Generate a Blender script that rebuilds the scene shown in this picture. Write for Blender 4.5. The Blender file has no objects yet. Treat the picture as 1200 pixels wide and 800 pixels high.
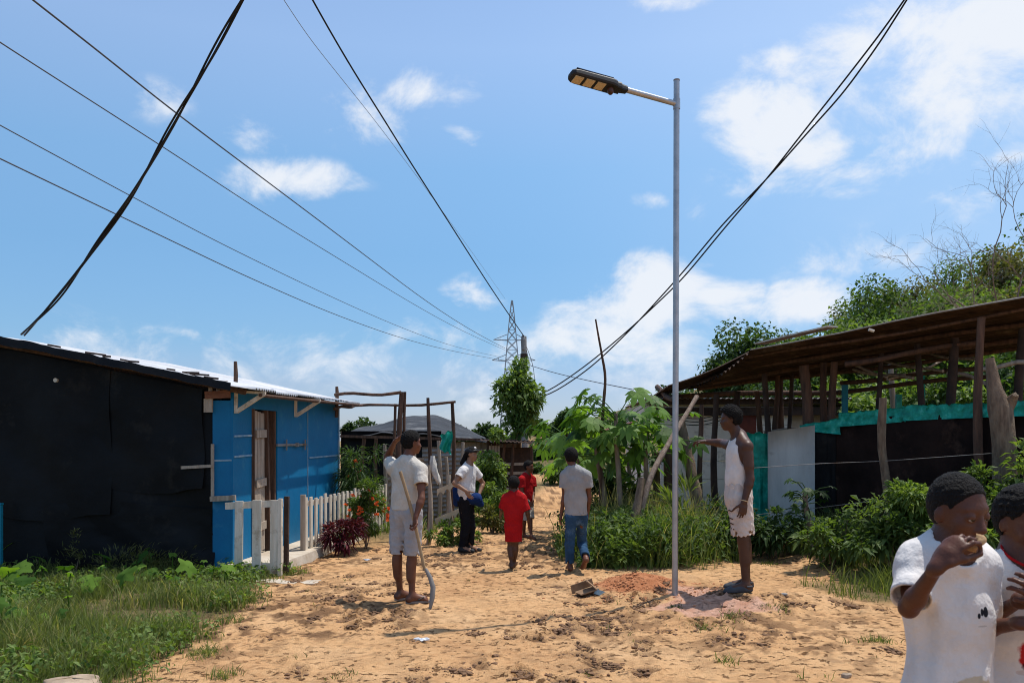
import bpy, math, random
import numpy as np
from mathutils import Vector, Matrix

random.seed(7)
RNG = np.random.default_rng(11)
R = math.radians
S = bpy.context.scene
COL = S.collection
F, HY, CX, CH = 1000.0, 515.0, 600.0, 1.55


def P(px, py, Y):
    """a photo pixel at the distance Y -> a point of the place"""
    return np.array(((px - CX) / F * Y, Y, CH - (py - HY) / F * Y))


def sstep(a, b, x):
    t = np.clip((np.asarray(x, float) - a) / (b - a), 0, 1)
    return t * t * (3 - 2 * t)


# ---------------------------------------------------------------- noise
_T = np.random.default_rng(3).random((256, 256))


def vnoise(x, y):
    x = np.asarray(x, float); y = np.asarray(y, float)
    xi = np.floor(x).astype(int); yi = np.floor(y).astype(int)
    u = x - xi; v = y - yi
    u = u * u * (3 - 2 * u); v = v * v * (3 - 2 * v)
    a = _T[xi % 256, yi % 256]; b = _T[(xi + 1) % 256, yi % 256]
    c = _T[xi % 256, (yi + 1) % 256]; d = _T[(xi + 1) % 256, (yi + 1) % 256]
    return a * (1 - u) * (1 - v) + b * u * (1 - v) + c * (1 - u) * v + d * u * v


def fbm(x, y, o=4):
    s = 0; a = .5; t = 0
    for i in range(o):
        s = s + a * vnoise(x * 2 ** i + 17.3 * i, y * 2 ** i + 5.1 * i); t += a; a *= .5
    return s / t


def path_x(Y):
    return np.interp(Y, [0, 8, 13, 16, 20, 25, 30, 40, 60], [.3, .2, .2, .55, 1.05, 1.8, 2.7, 4.5, 7.5])


def path_w(Y):
    return np.interp(Y, [0, 9, 12.5, 14, 16, 20, 25, 30, 60], [3.2, 2.6, 2.0, 1.5, 1.2, 1.1, 1.0, 1.1, 1.2])


def ground_z(X, Y):
    X = np.asarray(X, float); Y = np.asarray(Y, float)
    z = 0.06 * (fbm(X * .35 + 40, Y * .35 + 9, 3) - .5)
    z = z + .10 * np.exp(-(((X - 2.2) / .9) ** 2 + ((Y - 8.25) / .7) ** 2))
    z = z + .17 * np.exp(-(((X - 1.27) / .42) ** 2 + ((Y - 8.75) / .35) ** 2))
    z = z + .28 * sstep(2.9, 5, X) * sstep(8.6, 11, Y)
    z = z + .15 * np.exp(-(((X - 1.8) / 1.0) ** 2 + ((Y - 11.4) / 1.2) ** 2))
    z = z + 7.5 * sstep(7, 34, X) * sstep(13, 42, Y)
    z = z + 2.4 * sstep(26, 64, Y) * sstep(-3, 2.5, X)
    return z


def gz(x, y):
    return float(ground_z(x, y))


def on_ground(px, py):
    """where the ray through a photo pixel meets the ground"""
    Y = 8.0
    for _ in range(60):
        X = (px - CX) / F * Y
        Y = .5 * Y + .5 * (CH - gz(X, Y)) * F / max(py - HY, 8)
    return np.array(((px - CX) / F * Y, Y, gz((px - CX) / F * Y, Y)))


def grass_mask(X, Y):
    n = fbm(X * .9 + 3, Y * .9, 4) - .5
    left = sstep(.25, -.25, X + 2.62 + 1.1 * n) * sstep(10.6, 9.6, Y)
    right = sstep(-.35, .45, X - 3.55 + 1.6 * n - .5 * sstep(10, 12, Y)*-1) * sstep(7.4, 8.8, Y + 1.5 * n)
    clump = sstep(1.15, .8, np.sqrt(((X - 1.78) / 1.12) ** 2 + ((Y - 11.5) / 1.35) ** 2) + .7 * n)
    d = np.abs(X - path_x(Y)) - path_w(Y) + 1.4 * n
    far = sstep(-.2, .5, d) * sstep(11.5, 14.5, Y) * (1 - .75 * sstep(.55, .62, fbm(X * .12 + 9, Y * .12 + 4, 4)) * sstep(24, 32, Y))
    return np.clip(np.maximum.reduce([left, right, clump, far]), 0, 1)


# ---------------------------------------------------------------- materials
def nodes_of(name):
    m = bpy.data.materials.new(name); m.use_nodes = True
    nt = m.node_tree
    return m, nt, nt.nodes, nt.links, nt.nodes['Principled BSDF']


def rgb(c):
    return (c[0], c[1], c[2], 1)


def mat(name, c1, c2=None, scale=6., rough=.8, bump=0., bscale=None, metal=0., spec=.3, detail=6., stretch=None, lo=.35, hi=.65,
        c3=None, s3=1.5, t3=.6, rotz=0.):
    m, nt, N, L, B = nodes_of(name)
    B.inputs['Roughness'].default_value = rough
    B.inputs['Metallic'].default_value = metal
    B.inputs['Specular IOR Level'].default_value = spec
    tc = N.new('ShaderNodeTexCoord'); src = tc.outputs['Object']
    if stretch:
        mp = N.new('ShaderNodeMapping'); mp.inputs['Scale'].default_value = stretch; mp.inputs['Rotation'].default_value = (0, 0, rotz)
        L.new(src, mp.inputs[0]); src = mp.outputs[0]
    c2 = c2 or tuple(x * .75 for x in c1)
    nz = N.new('ShaderNodeTexNoise'); nz.inputs['Scale'].default_value = scale; nz.inputs['Detail'].default_value = detail
    nz.inputs['Roughness'].default_value = .62
    L.new(src, nz.inputs['Vector'])
    rp = N.new('ShaderNodeValToRGB')
    rp.color_ramp.elements[0].position = lo; rp.color_ramp.elements[0].color = rgb(c2)
    rp.color_ramp.elements[1].position = hi; rp.color_ramp.elements[1].color = rgb(c1)
    L.new(nz.outputs['Fac'], rp.inputs[0]); out = rp.outputs[0]
    if c3:
        n3 = N.new('ShaderNodeTexNoise'); n3.inputs['Scale'].default_value = s3; n3.inputs['Detail'].default_value = 8
        n3.inputs['Roughness'].default_value = .7
        L.new(tc.outputs['Object'], n3.inputs['Vector'])
        mr = N.new('ShaderNodeMapRange'); mr.inputs[1].default_value = t3 - .07; mr.inputs[2].default_value = t3 + .07
        L.new(n3.outputs['Fac'], mr.inputs[0])
        mx = N.new('ShaderNodeMixRGB'); L.new(mr.outputs[0], mx.inputs[0]); L.new(out, mx.inputs[1]); mx.inputs[2].default_value = rgb(c3)
        out = mx.outputs[0]
    L.new(out, B.inputs['Base Color'])
    if bump:
        n2 = N.new('ShaderNodeTexNoise'); n2.inputs['Scale'].default_value = bscale or scale * 4; n2.inputs['Detail'].default_value = 5
        L.new(src, n2.inputs['Vector'])
        bp = N.new('ShaderNodeBump'); bp.inputs['Strength'].default_value = bump; bp.inputs['Distance'].default_value = .02
        L.new(n2.outputs['Fac'], bp.inputs['Height']); L.new(bp.outputs[0], B.inputs['Normal'])
    return m


def leaf_mat(name, dark, light, rough=.45, trans=.35, dry=None):
    m, nt, N, L, B = nodes_of(name)
    at = N.new('ShaderNodeAttribute'); at.attribute_name = 'var'
    rp = N.new('ShaderNodeValToRGB')
    rp.color_ramp.elements[0].color = rgb(dark); rp.color_ramp.elements[1].color = rgb(light)
    rp.color_ramp.elements[0].position = .05; rp.color_ramp.elements[1].position = .85
    if dry:
        e = rp.color_ramp.elements.new(.87); e.color = rgb(light)
        e = rp.color_ramp.elements.new(.90); e.color = rgb(dry)
    L.new(at.outputs['Fac'], rp.inputs[0]); L.new(rp.outputs[0], B.inputs['Base Color'])
    B.inputs['Roughness'].default_value = min(.9, rough + .1); B.inputs['Specular IOR Level'].default_value = .2
    tr = N.new('ShaderNodeBsdfTranslucent')
    hs = N.new('ShaderNodeMixRGB'); hs.blend_type = 'MULTIPLY'; hs.inputs[0].default_value = 1
    L.new(rp.outputs[0], hs.inputs[1]); hs.inputs[2].default_value = (1.5, 1.6, .5, 1)
    L.new(hs.outputs[0], tr.inputs['Color'])
    mx = N.new('ShaderNodeMixShader'); mx.inputs[0].default_value = trans
    L.new(B.outputs[0], mx.inputs[1]); L.new(tr.outputs[0], mx.inputs[2])
    L.new(mx.outputs[0], N['Material Output'].inputs[0])
    return m


M = {}
M['wood_grey'] = mat('weathered_wood', (.46, .38, .30), (.27, .21, .16), 3, .85, .5, 30, stretch=(6, 6, .6))
M['wood_pale'] = mat('pale_wood', (.74, .67, .56), (.58, .50, .39), 3, .85, .4, 30, stretch=(6, 6, .6), c3=(.36, .27, .18), s3=5, t3=.60)
M['wood_brown'] = mat('brown_wood', (.15, .08, .05), (.06, .035, .025), 3, .85, .6, 30, stretch=(6, 6, .8))
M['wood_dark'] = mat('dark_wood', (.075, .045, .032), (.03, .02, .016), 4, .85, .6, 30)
M['bark'] = mat('bark', (.25, .18, .12), (.12, .08, .055), 5, .9, .8, 25, stretch=(4, 4, 1))
M['bark_dry'] = mat('dry_bark', (.33, .25, .19), (.18, .12, .09), 5, .9, .8, 25, stretch=(4, 4, 1))
M['blue'] = mat('blue_paint', (.0015, .155, .335), (.0015, .125, .28), 2.2, .55, .12, 25, c3=(.035, .20, .33), s3=3, t3=.66)
M['batten'] = mat('batten_paint', (.33, .42, .47), (.1, .25, .4), 8, .7)
M['blackplastic'] = mat('black_plastic', (.009, .0095, .011), (.004, .004, .005), 1.3, .5, .6, 3.5, spec=.14, c3=(.024, .021, .018), s3=1.7, t3=.64)
M['zinc'] = mat('zinc', (.66, .66, .66), (.5, .5, .51), 2, .45, .1, 10, metal=.25, spec=.5, c3=(.3, .22, .16), s3=3, t3=.72)
M['rust'] = mat('rusty_zinc', (.075, .042, .026), (.020, .012, .009), 1.2, .8, .3, 6, spec=.15, stretch=(.7, 7, 1), rotz=R(42), lo=.3, hi=.72, c3=(.14, .10, .07), s3=1.3, t3=.63)
M['oldzinc'] = mat('old_zinc', (.3, .29, .28), (.2, .18, .16), 2, .6, .1, 10, metal=.3, c3=(.2, .12, .07), s3=2.2, t3=.6)
M['tarp'] = mat('grey_tarp', (.055, .057, .062), (.022, .023, .026), 1.2, .75, .5, 4, spec=.15, c3=(.2, .2, .2), s3=1.1, t3=.63)
M['cement'] = mat('cement', (.56, .49, .40), (.40, .33, .25), 3, .9, .3, 30, c3=(.36, .27, .18), s3=2, t3=.62)
M['whitewall'] = mat('block_wall', (.78, .74, .66), (.66, .61, .53), 2.5, .9, .25, 20, c3=(.28, .25, .21), s3=2.2, t3=.62)
M['fibre'] = mat('fibre_cement', (.55, .54, .50), (.44, .43, .40), 2, .85, .15, 25, stretch=(3, 3, .6), c3=(.2, .18, .16), s3=3, t3=.69)
M['greentarp'] = mat('green_netting', (.01, .42, .30), (.004, .21, .15), 9, .5, .5, 14, c3=(.08, .50, .39), s3=9, t3=.62)  # lighter patches put highlights of the crinkled netting into the colour
M['teal'] = mat('teal_paint', (.01, .25, .36), (.01, .18, .25), 6, .6)
M['steel'] = mat('galvanised_steel', (.44, .45, .47), (.34, .35, .37), 9, .42, .05, 60, metal=.75, spec=.5)
M['lampblack'] = mat('lamp_housing', (.018, .018, .02), (.012, .012, .013), 12, .5)
M['led'] = mat('led_lens', (.62, .50, .30), (.5, .36, .2), 60, .3, .3, 220)
M['cable'] = mat('cable', (.018, .018, .02), (.012, .012, .012), 20, .6)
M['wire'] = mat('wire', (.09, .09, .1), (.06, .06, .07), 20, .5)
M['concrete_pole'] = mat('pole_concrete', (.37, .35, .33), (.28, .26, .24), 4, .85, .2)
M['lattice'] = mat('tower_steel', (.36, .38, .4), (.3, .31, .33), 3, .6, metal=.3)
M['stone'] = mat('stone', (.45, .34, .24), (.27, .20, .14), 6, .9, .6, 25)
M['greystone'] = mat('grey_stone', (.3, .29, .28), (.2, .19, .18), 8, .9, .5, 30)
M['clod'] = mat('clod_soil', (.24, .135, .072), (.13, .07, .038), 9, .95, .8, 40)
M['redsoil'] = mat('dug_soil', (.56, .24, .11), (.4, .16, .07), 9, .95, .8, 40)
M['handle'] = mat('worn_handle', (.42, .30, .17), (.27, .18, .10), 4, .7, .2, 30)
M['card'] = mat('cardboard', (.33, .21, .12), (.2, .12, .07), 8, .9)
M['litter'] = mat('litter_white', (.7, .72, .75), (.5, .52, .56), 15, .5)
M['litterblue'] = mat('litter_blue', (.35, .5, .55), (.2, .3, .36), 15, .5)
M['ragwhite'] = mat('white_rag', (.68, .65, .6), (.5, .46, .4), 10, .9, .5, 20)
M['cream'] = mat('cream_plank', (.6, .5, .36), (.42, .33, .22), 4, .85, .3, 25)
M['leaf'] = leaf_mat('leaf', (.028, .062, .014), (.135, .195, .055), .45, .42)
M['leaf_dark'] = leaf_mat('leaf_dark', (.014, .036, .012), (.07, .12, .034))
M['leaf_bright'] = leaf_mat('leaf_bright', (.045, .095, .018), (.20, .27, .075), .45, .42)
M['leaf_olive'] = leaf_mat('leaf_olive', (.05, .06, .02), (.17, .165, .06))
M['papaya'] = leaf_mat('papaya_leaf', (.022, .06, .012), (.16, .28, .055), .4, .42)
M['squash'] = leaf_mat('squash_leaf', (.03, .085, .012), (.15, .26, .035), .75, .4)
M['grass'] = leaf_mat('grass_blade', (.04, .065, .018), (.19, .22, .075), .6, .45, dry=(.42, .33, .19))
M['tallgrass'] = leaf_mat('tall_grass_blade', (.04, .08, .016), (.22, .27, .075), .55, .4, dry=(.42, .36, .2))
M['seed'] = leaf_mat('seed_stalk', (.14, .14, .05), (.38, .33, .16), .7, .4)
M['burgundy'] = leaf_mat('burgundy_leaf', (.035, .006, .012), (.13, .018, .03), .45, .25)
M['flower'] = leaf_mat('flower_petal', (.5, .07, .02), (.8, .16, .05), .6, .25)


# ---------------------------------------------------------------- mesh helpers
def np_mesh(name, verts, faces_list, mats, smooth=True, attrs=None, fmat=None):
    """verts (N,3); faces_list = list of int arrays (M,k)"""
    me = bpy.data.meshes.new(name)
    verts = np.asarray(verts, np.float32)
    me.vertices.add(len(verts)); me.vertices.foreach_set('co', verts.ravel())
    fl = [np.asarray(f, np.int32) for f in faces_list if len(f)]
    tot = np.concatenate([np.full(len(f), f.shape[1], np.int32) for f in fl])
    idx = np.concatenate([f.ravel() for f in fl])
    me.loops.add(len(idx)); me.loops.foreach_set('vertex_index', idx)
    me.polygons.add(len(tot))
    st = np.zeros(len(tot), np.int32); st[1:] = np.cumsum(tot)[:-1]
    me.polygons.foreach_set('loop_start', st); me.polygons.foreach_set('loop_total', tot)
    if fmat is not None:
        me.polygons.foreach_set('material_index', np.asarray(fmat, np.int32))
    me.polygons.foreach_set('use_smooth', np.full(len(tot), bool(smooth)))
    for m in (mats if isinstance(mats, (list, tuple)) else [mats]):
        me.materials.append(m)
    for k, v in (attrs or {}).items():
        a = me.attributes.new(k, 'FLOAT', 'POINT'); a.data.foreach_set('value', np.asarray(v, np.float32))
    me.update(calc_edges=True); me.validate()
    return me


def tag(o, label=None, cat=None, group=None, kind=None):
    if label: o['label'] = label
    if cat: o['category'] = cat
    if group: o['group'] = group
    if kind: o['kind'] = kind
    return o


def thing(name, label, cat, loc, group=None):
    o = bpy.data.objects.new(name, None); COL.objects.link(o)
    o.empty_display_size = .2
    o.location = Vector([float(v) for v in loc])
    return tag(o, label, cat, group)


def origin_of(o):
    p = np.zeros(3)
    while o is not None:
        p = p + np.array(o.location); o = o.parent
    return p


def link(name, me, parent=None, loc=None):
    o = bpy.data.objects.new(name, me); COL.objects.link(o)
    if parent is not None: o.parent = parent
    elif loc is not None: o.location = Vector([float(v) for v in loc])
    return o


class MB:
    """collects shapes given in world coordinates and links them as one mesh object"""

    def __init__(s):
        s.v = []; s.f = {}; s.n = 0; s.a = []

    def add(s, v, f, var=None):
        v = np.asarray(v, float).reshape(-1, 3)
        f = np.asarray(f, int)
        s.f.setdefault(f.shape[1], []).append(f + s.n)
        s.v.append(v); s.n += len(v)
        s.a.append(np.full(len(v), .5) if var is None else np.asarray(var, float))

    def box(s, c, size, M3=None):
        h = np.asarray(size, float) / 2
        k = np.array([[x, y, z] for x in (-1, 1) for y in (-1, 1) for z in (-1, 1)], float) * h
        if M3 is not None: k = k @ np.asarray(M3, float).T
        s.add(k + np.asarray(c, float), [(0, 1, 3, 2), (4, 6, 7, 5), (0, 4, 5, 1), (2, 3, 7, 6), (0, 2, 6, 4), (1, 5, 7, 3)])

    def bar(s, a, b, w, h, up=(0, 0, 1)):
        a = np.asarray(a, float); b = np.asarray(b, float); d = b - a; ln = np.linalg.norm(d); d /= ln
        u = np.asarray(up, float)
        if abs(d @ u) > .98: u = np.array((0, 1., 0))
        x = np.cross(d, u); x /= np.linalg.norm(x); z = np.cross(x, d)
        s.box((a + b) / 2, (w, ln, h), np.stack([x, d, z], 1))

    def tube(s, pts, rad, n=8, cap=True, knob=0.):
        pts = np.asarray(pts, float); m = len(pts)
        rad = np.broadcast_to(np.asarray(rad, float), (m,)).copy()
        t = np.gradient(pts, axis=0); t /= np.linalg.norm(t, axis=1)[:, None] + 1e-9
        ref = np.array((0, 0, 1.)) if abs(t[0][2]) < .9 else np.array((1., 0, 0))
        ring = []
        for i in range(m):
            x = np.cross(t[i], ref); x /= np.linalg.norm(x) + 1e-9; y = np.cross(t[i], x); ref = np.cross(x, t[i])
            a = np.linspace(0, 2 * np.pi, n, endpoint=False)
            rr = rad[i] * (1 + (knob * (RNG.random(n) - .5) if knob else 0))
            ring.append(pts[i] + np.outer(np.cos(a) * rr, x) + np.outer(np.sin(a) * rr, y))
        v = np.concatenate(ring)
        f = [(i * n + j, i * n + (j + 1) % n, (i + 1) * n + (j + 1) % n, (i + 1) * n + j) for i in range(m - 1) for j in range(n)]
        s.add(v, f)
        if cap:
            s.add(ring[0], [tuple(range(n))]); s.add(ring[-1], [tuple(range(n))[::-1]])

    def grid(s, pos, thick=0., tdir=(0, 0, -1)):
        """pos (a,b,3) sheet, with thickness if wanted"""
        a, b = pos.shape[:2]
        idx = np.arange(a * b).reshape(a, b)
        f = np.stack([idx[:-1, :-1], idx[1:, :-1], idx[1:, 1:], idx[:-1, 1:]], -1).reshape(-1, 4)
        if not thick:
            s.add(pos.reshape(-1, 3), f); return
        lo = pos + np.asarray(tdir, float) * thick
        v = np.concatenate([pos.reshape(-1, 3), lo.reshape(-1, 3)]); o = a * b
        edge = np.concatenate([idx[0, :], idx[1:, -1], idx[-1, -2::-1], idx[-2:0:-1, 0]])
        e2 = np.roll(edge, -1)
        side = np.stack([edge, edge + o, e2 + o, e2], -1)
        s.add(v, np.concatenate([f, f[:, ::-1] + o, side]))

    def build(s, name, m, parent=None, loc=None, smooth=False):
        v = np.concatenate(s.v)
        base = origin_of(parent) if parent is not None else (np.asarray(loc, float) if loc is not None else np.zeros(3))
        me = np_mesh(name, v - base, [np.concatenate(x) for x in s.f.values()], m, smooth, {'var': np.concatenate(s.a)})
        return link(name, me, parent, None if parent is not None else base)


def single(mb, name, m, loc, label, cat, group=None, kind=None, smooth=False):
    return tag(mb.build(name, m, None, loc, smooth), label, cat, group, kind)


def unit(v):
    v = np.asarray(v, float); return v / (np.linalg.norm(v, axis=-1, keepdims=True) + 1e-9)


# ---- leaves
def add_leaves(mb, base, dirs, ups, length, width, var, fold=.25, droop=.25, wide=.45):
    """a folded, drooping leaf of 4 triangles per base point"""
    n = len(base); base = np.asarray(base, float)
    d = unit(dirs); sd = unit(np.cross(d, ups)); up = np.cross(sd, d)
    L = np.broadcast_to(np.asarray(length, float), (n,))[:, None]; W = np.broadcast_to(np.asarray(width, float), (n,))[:, None]
    mid = base + d * L * wide - np.array((0, 0, 1)) * L * droop * .15
    tip = base + d * L - np.array((0, 0, 1)) * L * droop
    lf = mid + sd * W * .5 + up * W * fold; rt = mid - sd * W * .5 + up * W * fold
    v = np.stack([base, lf, mid, rt, tip], 1).reshape(-1, 3)
    o = np.arange(n)[:, None] * 5
    f = np.concatenate([o + np.array(t) for t in ((0, 2, 1), (0, 3, 2), (1, 2, 4), (2, 3, 4))])
    mb.add(v, f, np.repeat(var, 5))


def add_blades(mb, base, h, w, lean, var, az=None):
    n = len(base); az = RNG.random(n) * 2 * np.pi if az is None else az
    ld = np.stack([np.cos(az), np.sin(az), 0 * az], 1); fa = RNG.random(n) * np.pi
    sd = np.stack([np.cos(fa), np.sin(fa), 0 * fa], 1)
    h = h[:, None]; w = w[:, None]; le = lean[:, None]; z = np.array((0, 0, 1.))
    rows = []
    for t, ww in ((0, 1), (.45, .85), (.78, .5)):
        c = base + z * h * (t - .25 * le * t * t) + ld * h * le * t ** 2
        rows += [c - sd * w * ww / 2, c + sd * w * ww / 2]
    tip = base + z * h * (1 - .35 * le) + ld * h * le
    v = np.stack(rows + [tip], 1).reshape(-1, 3); o = np.arange(n)[:, None] * 7
    mb.add(v, np.concatenate([o + np.array(q) for q in ((0, 1, 3, 2), (2, 3, 5, 4))]), np.repeat(var, 7))
    q = np.concatenate([np.array((4, 5, 6)) + o]); mb.f.setdefault(3, []).append(q + mb.n - n * 7)


def rand_dirs(n, zmin=-1., zmax=1.):
    z = RNG.uniform(zmin, zmax, n); a = RNG.random(n) * 2 * np.pi; r = np.sqrt(np.maximum(0, 1 - z * z))
    return np.stack([r * np.cos(a), r * np.sin(a), z], 1)


def clump_points(n, centers, radii):
    k = RNG.integers(0, len(centers), n)
    d = unit(RNG.normal(size=(n, 3))) * (RNG.random(n) ** .45)[:, None]
    p = centers[k] + d * np.asarray(radii)[k][:, None] * np.array((1, 1, .75))
    return p, d, k
# ---------------------------------------------------------------- camera, sun, sky
cam = bpy.data.cameras.new('camera'); co = bpy.data.objects.new('camera', cam); COL.objects.link(co)
co.location = (0, 0, CH); co.rotation_euler = (R(90), 0, 0)
cam.sensor_width = 36; cam.lens = 30; cam.shift_y = 115 / 1200; cam.clip_end = 3000; cam.clip_start = .05
S.camera = co
cam.dof.use_dof = True; cam.dof.focus_distance = 9; cam.dof.aperture_fstop = 9

SUN_EL, SUN_AZ = R(69.5), math.atan2(.846, .532)      # azimuth from +Y towards +X
sd = Vector((math.cos(SUN_EL) * math.sin(SUN_AZ), math.cos(SUN_EL) * math.cos(SUN_AZ), math.sin(SUN_EL)))
sun = bpy.data.lights.new('sun', 'SUN'); sun.energy = 4.6; sun.angle = R(.53); sun.color = (1, .95, .87)
so = bpy.data.objects.new('sun', sun); COL.objects.link(so); so.location = (6, 4, 20)
so.rotation_euler = sd.to_track_quat('Z', 'Y').to_euler()

W = bpy.data.worlds.new('World'); S.world = W; W.use_nodes = True
nt = W.node_tree; N, L = nt.nodes, nt.links
bg = N['Background']; bg.inputs[1].default_value = .12
sky = N.new('ShaderNodeTexSky'); sky.sky_type = 'NISHITA'; sky.sun_disc = False
sky.sun_elevation = SUN_EL; sky.sun_rotation = SUN_AZ
sky.air_density = 1.0; sky.dust_density = .35; sky.ozone_density = 3.0; sky.altitude = 0


def mth(op, a, b=None, c=None, clamp=False):
    n = N.new('ShaderNodeMath'); n.operation = op; n.use_clamp = clamp
    for i, v in enumerate((a, b, c)):
        if v is None: continue
        if isinstance(v, (int, float)): n.inputs[i].default_value = v
        else: L.new(v, n.inputs[i])
    return n.outputs[0]


tc = N.new('ShaderNodeTexCoord'); sp = N.new('ShaderNodeSeparateXYZ'); L.new(tc.outputs['Generated'], sp.inputs[0])
azi = mth('ARCTAN2', sp.outputs[0], sp.outputs[1]); ele = mth('ARCSINE', sp.outputs[2])
# clouds: centre (azimuth, elevation), half sizes, density - seen from a photo pixel


def cloud_dir(px, py):
    d = unit(P(px, py, 1.) - np.array((0, 0, CH))); return math.atan2(d[0], d[1]), math.asin(d[2])


CLOUDS = [  # px, py, half width px, half height px, weight
    (350, 214, 85, 30, .62), (305, 158, 52, 26, .40), (185, 118, 45, 28, .30), (430, 140, 62, 38, .46), (500, 110, 70, 34, .58), (545, 158, 34, 22, .52),
    (560, 345, 42, 24, .55), (228, 392, 20, 11, .55), (768, 233, 30, 13, .60), (820, 255, 20, 25, .25),
    (915, 155, 90, 52, .95), (945, 185, 110, 50, .95), (990, 205, 60, 30, .8), (905, 70, 50, 26, .55), (1010, 65, 90, 55, .70), (1110, 80, 170, 95, .85), (1190, 40, 120, 95, .9), (1120, 150, 150, 80, .45), (1060, 40, 120, 60, .5), (880, 130, 70, 40, .6), 
    (1185, 185, 65, 22, .80), (1150, 228, 80, 30, .4), (760, 355, 105, 55, 1.1), (720, 395, 90, 45, .85), (840, 352, 60, 30, .95), (790, 405, 90, 45, .75), (950, 360, 62, 34, 1.1),
    (770, 3, 60, 14, .55), (620, 440, 260, 55, .42), (330, 430, 380, 52, .42), (480, 390, 120, 40, .3), (700, 330, 60, 22, .4), (1000, 300, 120, 40, .25), (60, 400, 120, 40, .3)]
nz = N.new('ShaderNodeTexNoise'); nz.inputs['Scale'].default_value = 9.5; nz.inputs['Detail'].default_value = 10; nz.inputs['Roughness'].default_value = .63
mp = N.new('ShaderNodeMapping'); mp.inputs['Scale'].default_value = (1, 1, 1.5); L.new(tc.outputs['Generated'], mp.inputs[0]); L.new(mp.outputs[0], nz.inputs['Vector'])
nz.inputs['Distortion'].default_value = .35
blob = None
for (px, py, hw, hh, wt) in CLOUDS:
    a0, e0 = cloud_dir(px, py)
    ra = abs(cloud_dir(px + hw, py)[0] - cloud_dir(px - hw, py)[0]) / 2 * 1.25; re = abs(cloud_dir(px, py + hh)[1] - cloud_dir(px, py - hh)[1]) / 2 * 1.25
    x = mth('MULTIPLY', mth('SUBTRACT', azi, a0), 1 / ra); y = mth('MULTIPLY', mth('SUBTRACT', ele, e0), 1 / re)
    r2 = mth('ADD', mth('MULTIPLY', x, x), mth('MULTIPLY', y, y))
    b = mth('MULTIPLY', mth('SUBTRACT', 1., mth('SQRT', r2), clamp=True), wt)
    blob = b if blob is None else mth('MAXIMUM', blob, b)
dens = mth('ADD', blob, mth('MULTIPLY', mth('SUBTRACT', nz.outputs['Fac'], .5), 2.3))
gate = mth('MULTIPLY', blob, 6., clamp=True)
mr = N.new('ShaderNodeMapRange'); mr.interpolation_type = 'SMOOTHSTEP'; mr.inputs[1].default_value = .12; mr.inputs[2].default_value = .80; mr.inputs[4].default_value = .93
L.new(dens, mr.inputs[0]); cov = mth('MULTIPLY', mr.outputs[0], gate)
# thin veil towards the horizon
tr_ = N.new('ShaderNodeValToRGB'); e_ = tr_.color_ramp.elements
TINT = ((0., (.68, .77, 1.12)), (.108, (.73, .79, 1.03)), (.19, (.67, .87, 1.05)), (.352, (.815, 1.06, 1.17)), (.51, (1.10, 1.32, 1.34)), (.712, (1.75, 1.68, 1.56)), (1., (1.8, 1.7, 1.6)))
e_[0].position, e_[0].color = TINT[0][0], rgb(TINT[0][1]); e_[1].position, e_[1].color = TINT[-1][0], rgb(TINT[-1][1])
for p_, c_ in TINT[1:-1]:
    q_ = e_.new(p_); q_.color = rgb(c_)
L.new(mth('MULTIPLY', ele, 1 / .6, clamp=True), tr_.inputs[0])
m1 = N.new('ShaderNodeMixRGB'); m1.blend_type = 'MULTIPLY'; m1.inputs[0].default_value = 1; L.new(sky.outputs[0], m1.inputs[1]); L.new(tr_.outputs[0], m1.inputs[2])
vl_ = N.new('ShaderNodeMapRange'); vl_.interpolation_type = 'SMOOTHSTEP'; vl_.inputs[1].default_value = -.05; vl_.inputs[2].default_value = .62; vl_.inputs[4].default_value = .42; L.new(azi, vl_.inputs[0])
mv_ = N.new('ShaderNodeMixRGB'); L.new(mth('MULTIPLY', vl_.outputs[0], mth('ADD', .7, mth('MULTIPLY', nz.outputs['Fac'], .6))), mv_.inputs[0]); L.new(m1.outputs[0], mv_.inputs[1]); mv_.inputs[2].default_value = (4.9, 6.2, 8.2, 1); m1 = mv_
m2 = N.new('ShaderNodeMixRGB'); L.new(cov, m2.inputs[0]); L.new(m1.outputs[0], m2.inputs[1]); m2.inputs[2].default_value = (7.3, 7.6, 8.1, 1)
L.new(m2.outputs[0], bg.inputs[0])
W.cycles.sampling_method = 'MANUAL'; W.cycles.sample_map_resolution = 256
S.view_settings.view_transform = 'Standard'; S.view_settings.look = 'None'; S.view_settings.gamma = 1; S.view_settings.exposure = 0.0
S.view_settings.use_curve_mapping = False
S.render.engine = 'CYCLES'
S.cycles.max_bounces = 6; S.cycles.diffuse_bounces = 3; S.cycles.glossy_bounces = 2; S.cycles.transmission_bounces = 3; S.cycles.transparent_max_bounces = 4
S.cycles.use_denoising = True; S.cycles.pixel_filter_type = 'BLACKMAN_HARRIS'; S.cycles.filter_width = 1.05

# ---------------------------------------------------------------- the ground sheet
def axis(lo, hi, step, far, grow=1.13):
    a = list(np.arange(lo, hi + 1e-6, step)); d = step
    while a[-1] < far: d *= grow; a.append(a[-1] + d)
    d = step
    while a[0] > -far: d *= grow; a.insert(0, a[0] - d)
    return np.array(a)


gx = axis(-4.2, 5.0, .028, 700); gy = axis(4.6, 13.5, .03, 900, 1.11)
GX, GY = np.meshgrid(gx, gy, indexing='ij')
GZ = ground_z(GX, GY)
gm = grass_mask(GX, GY)
near = sstep(16, 12, GY) * sstep(-8, -6, GX) * sstep(8, 6, GX)
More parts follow.
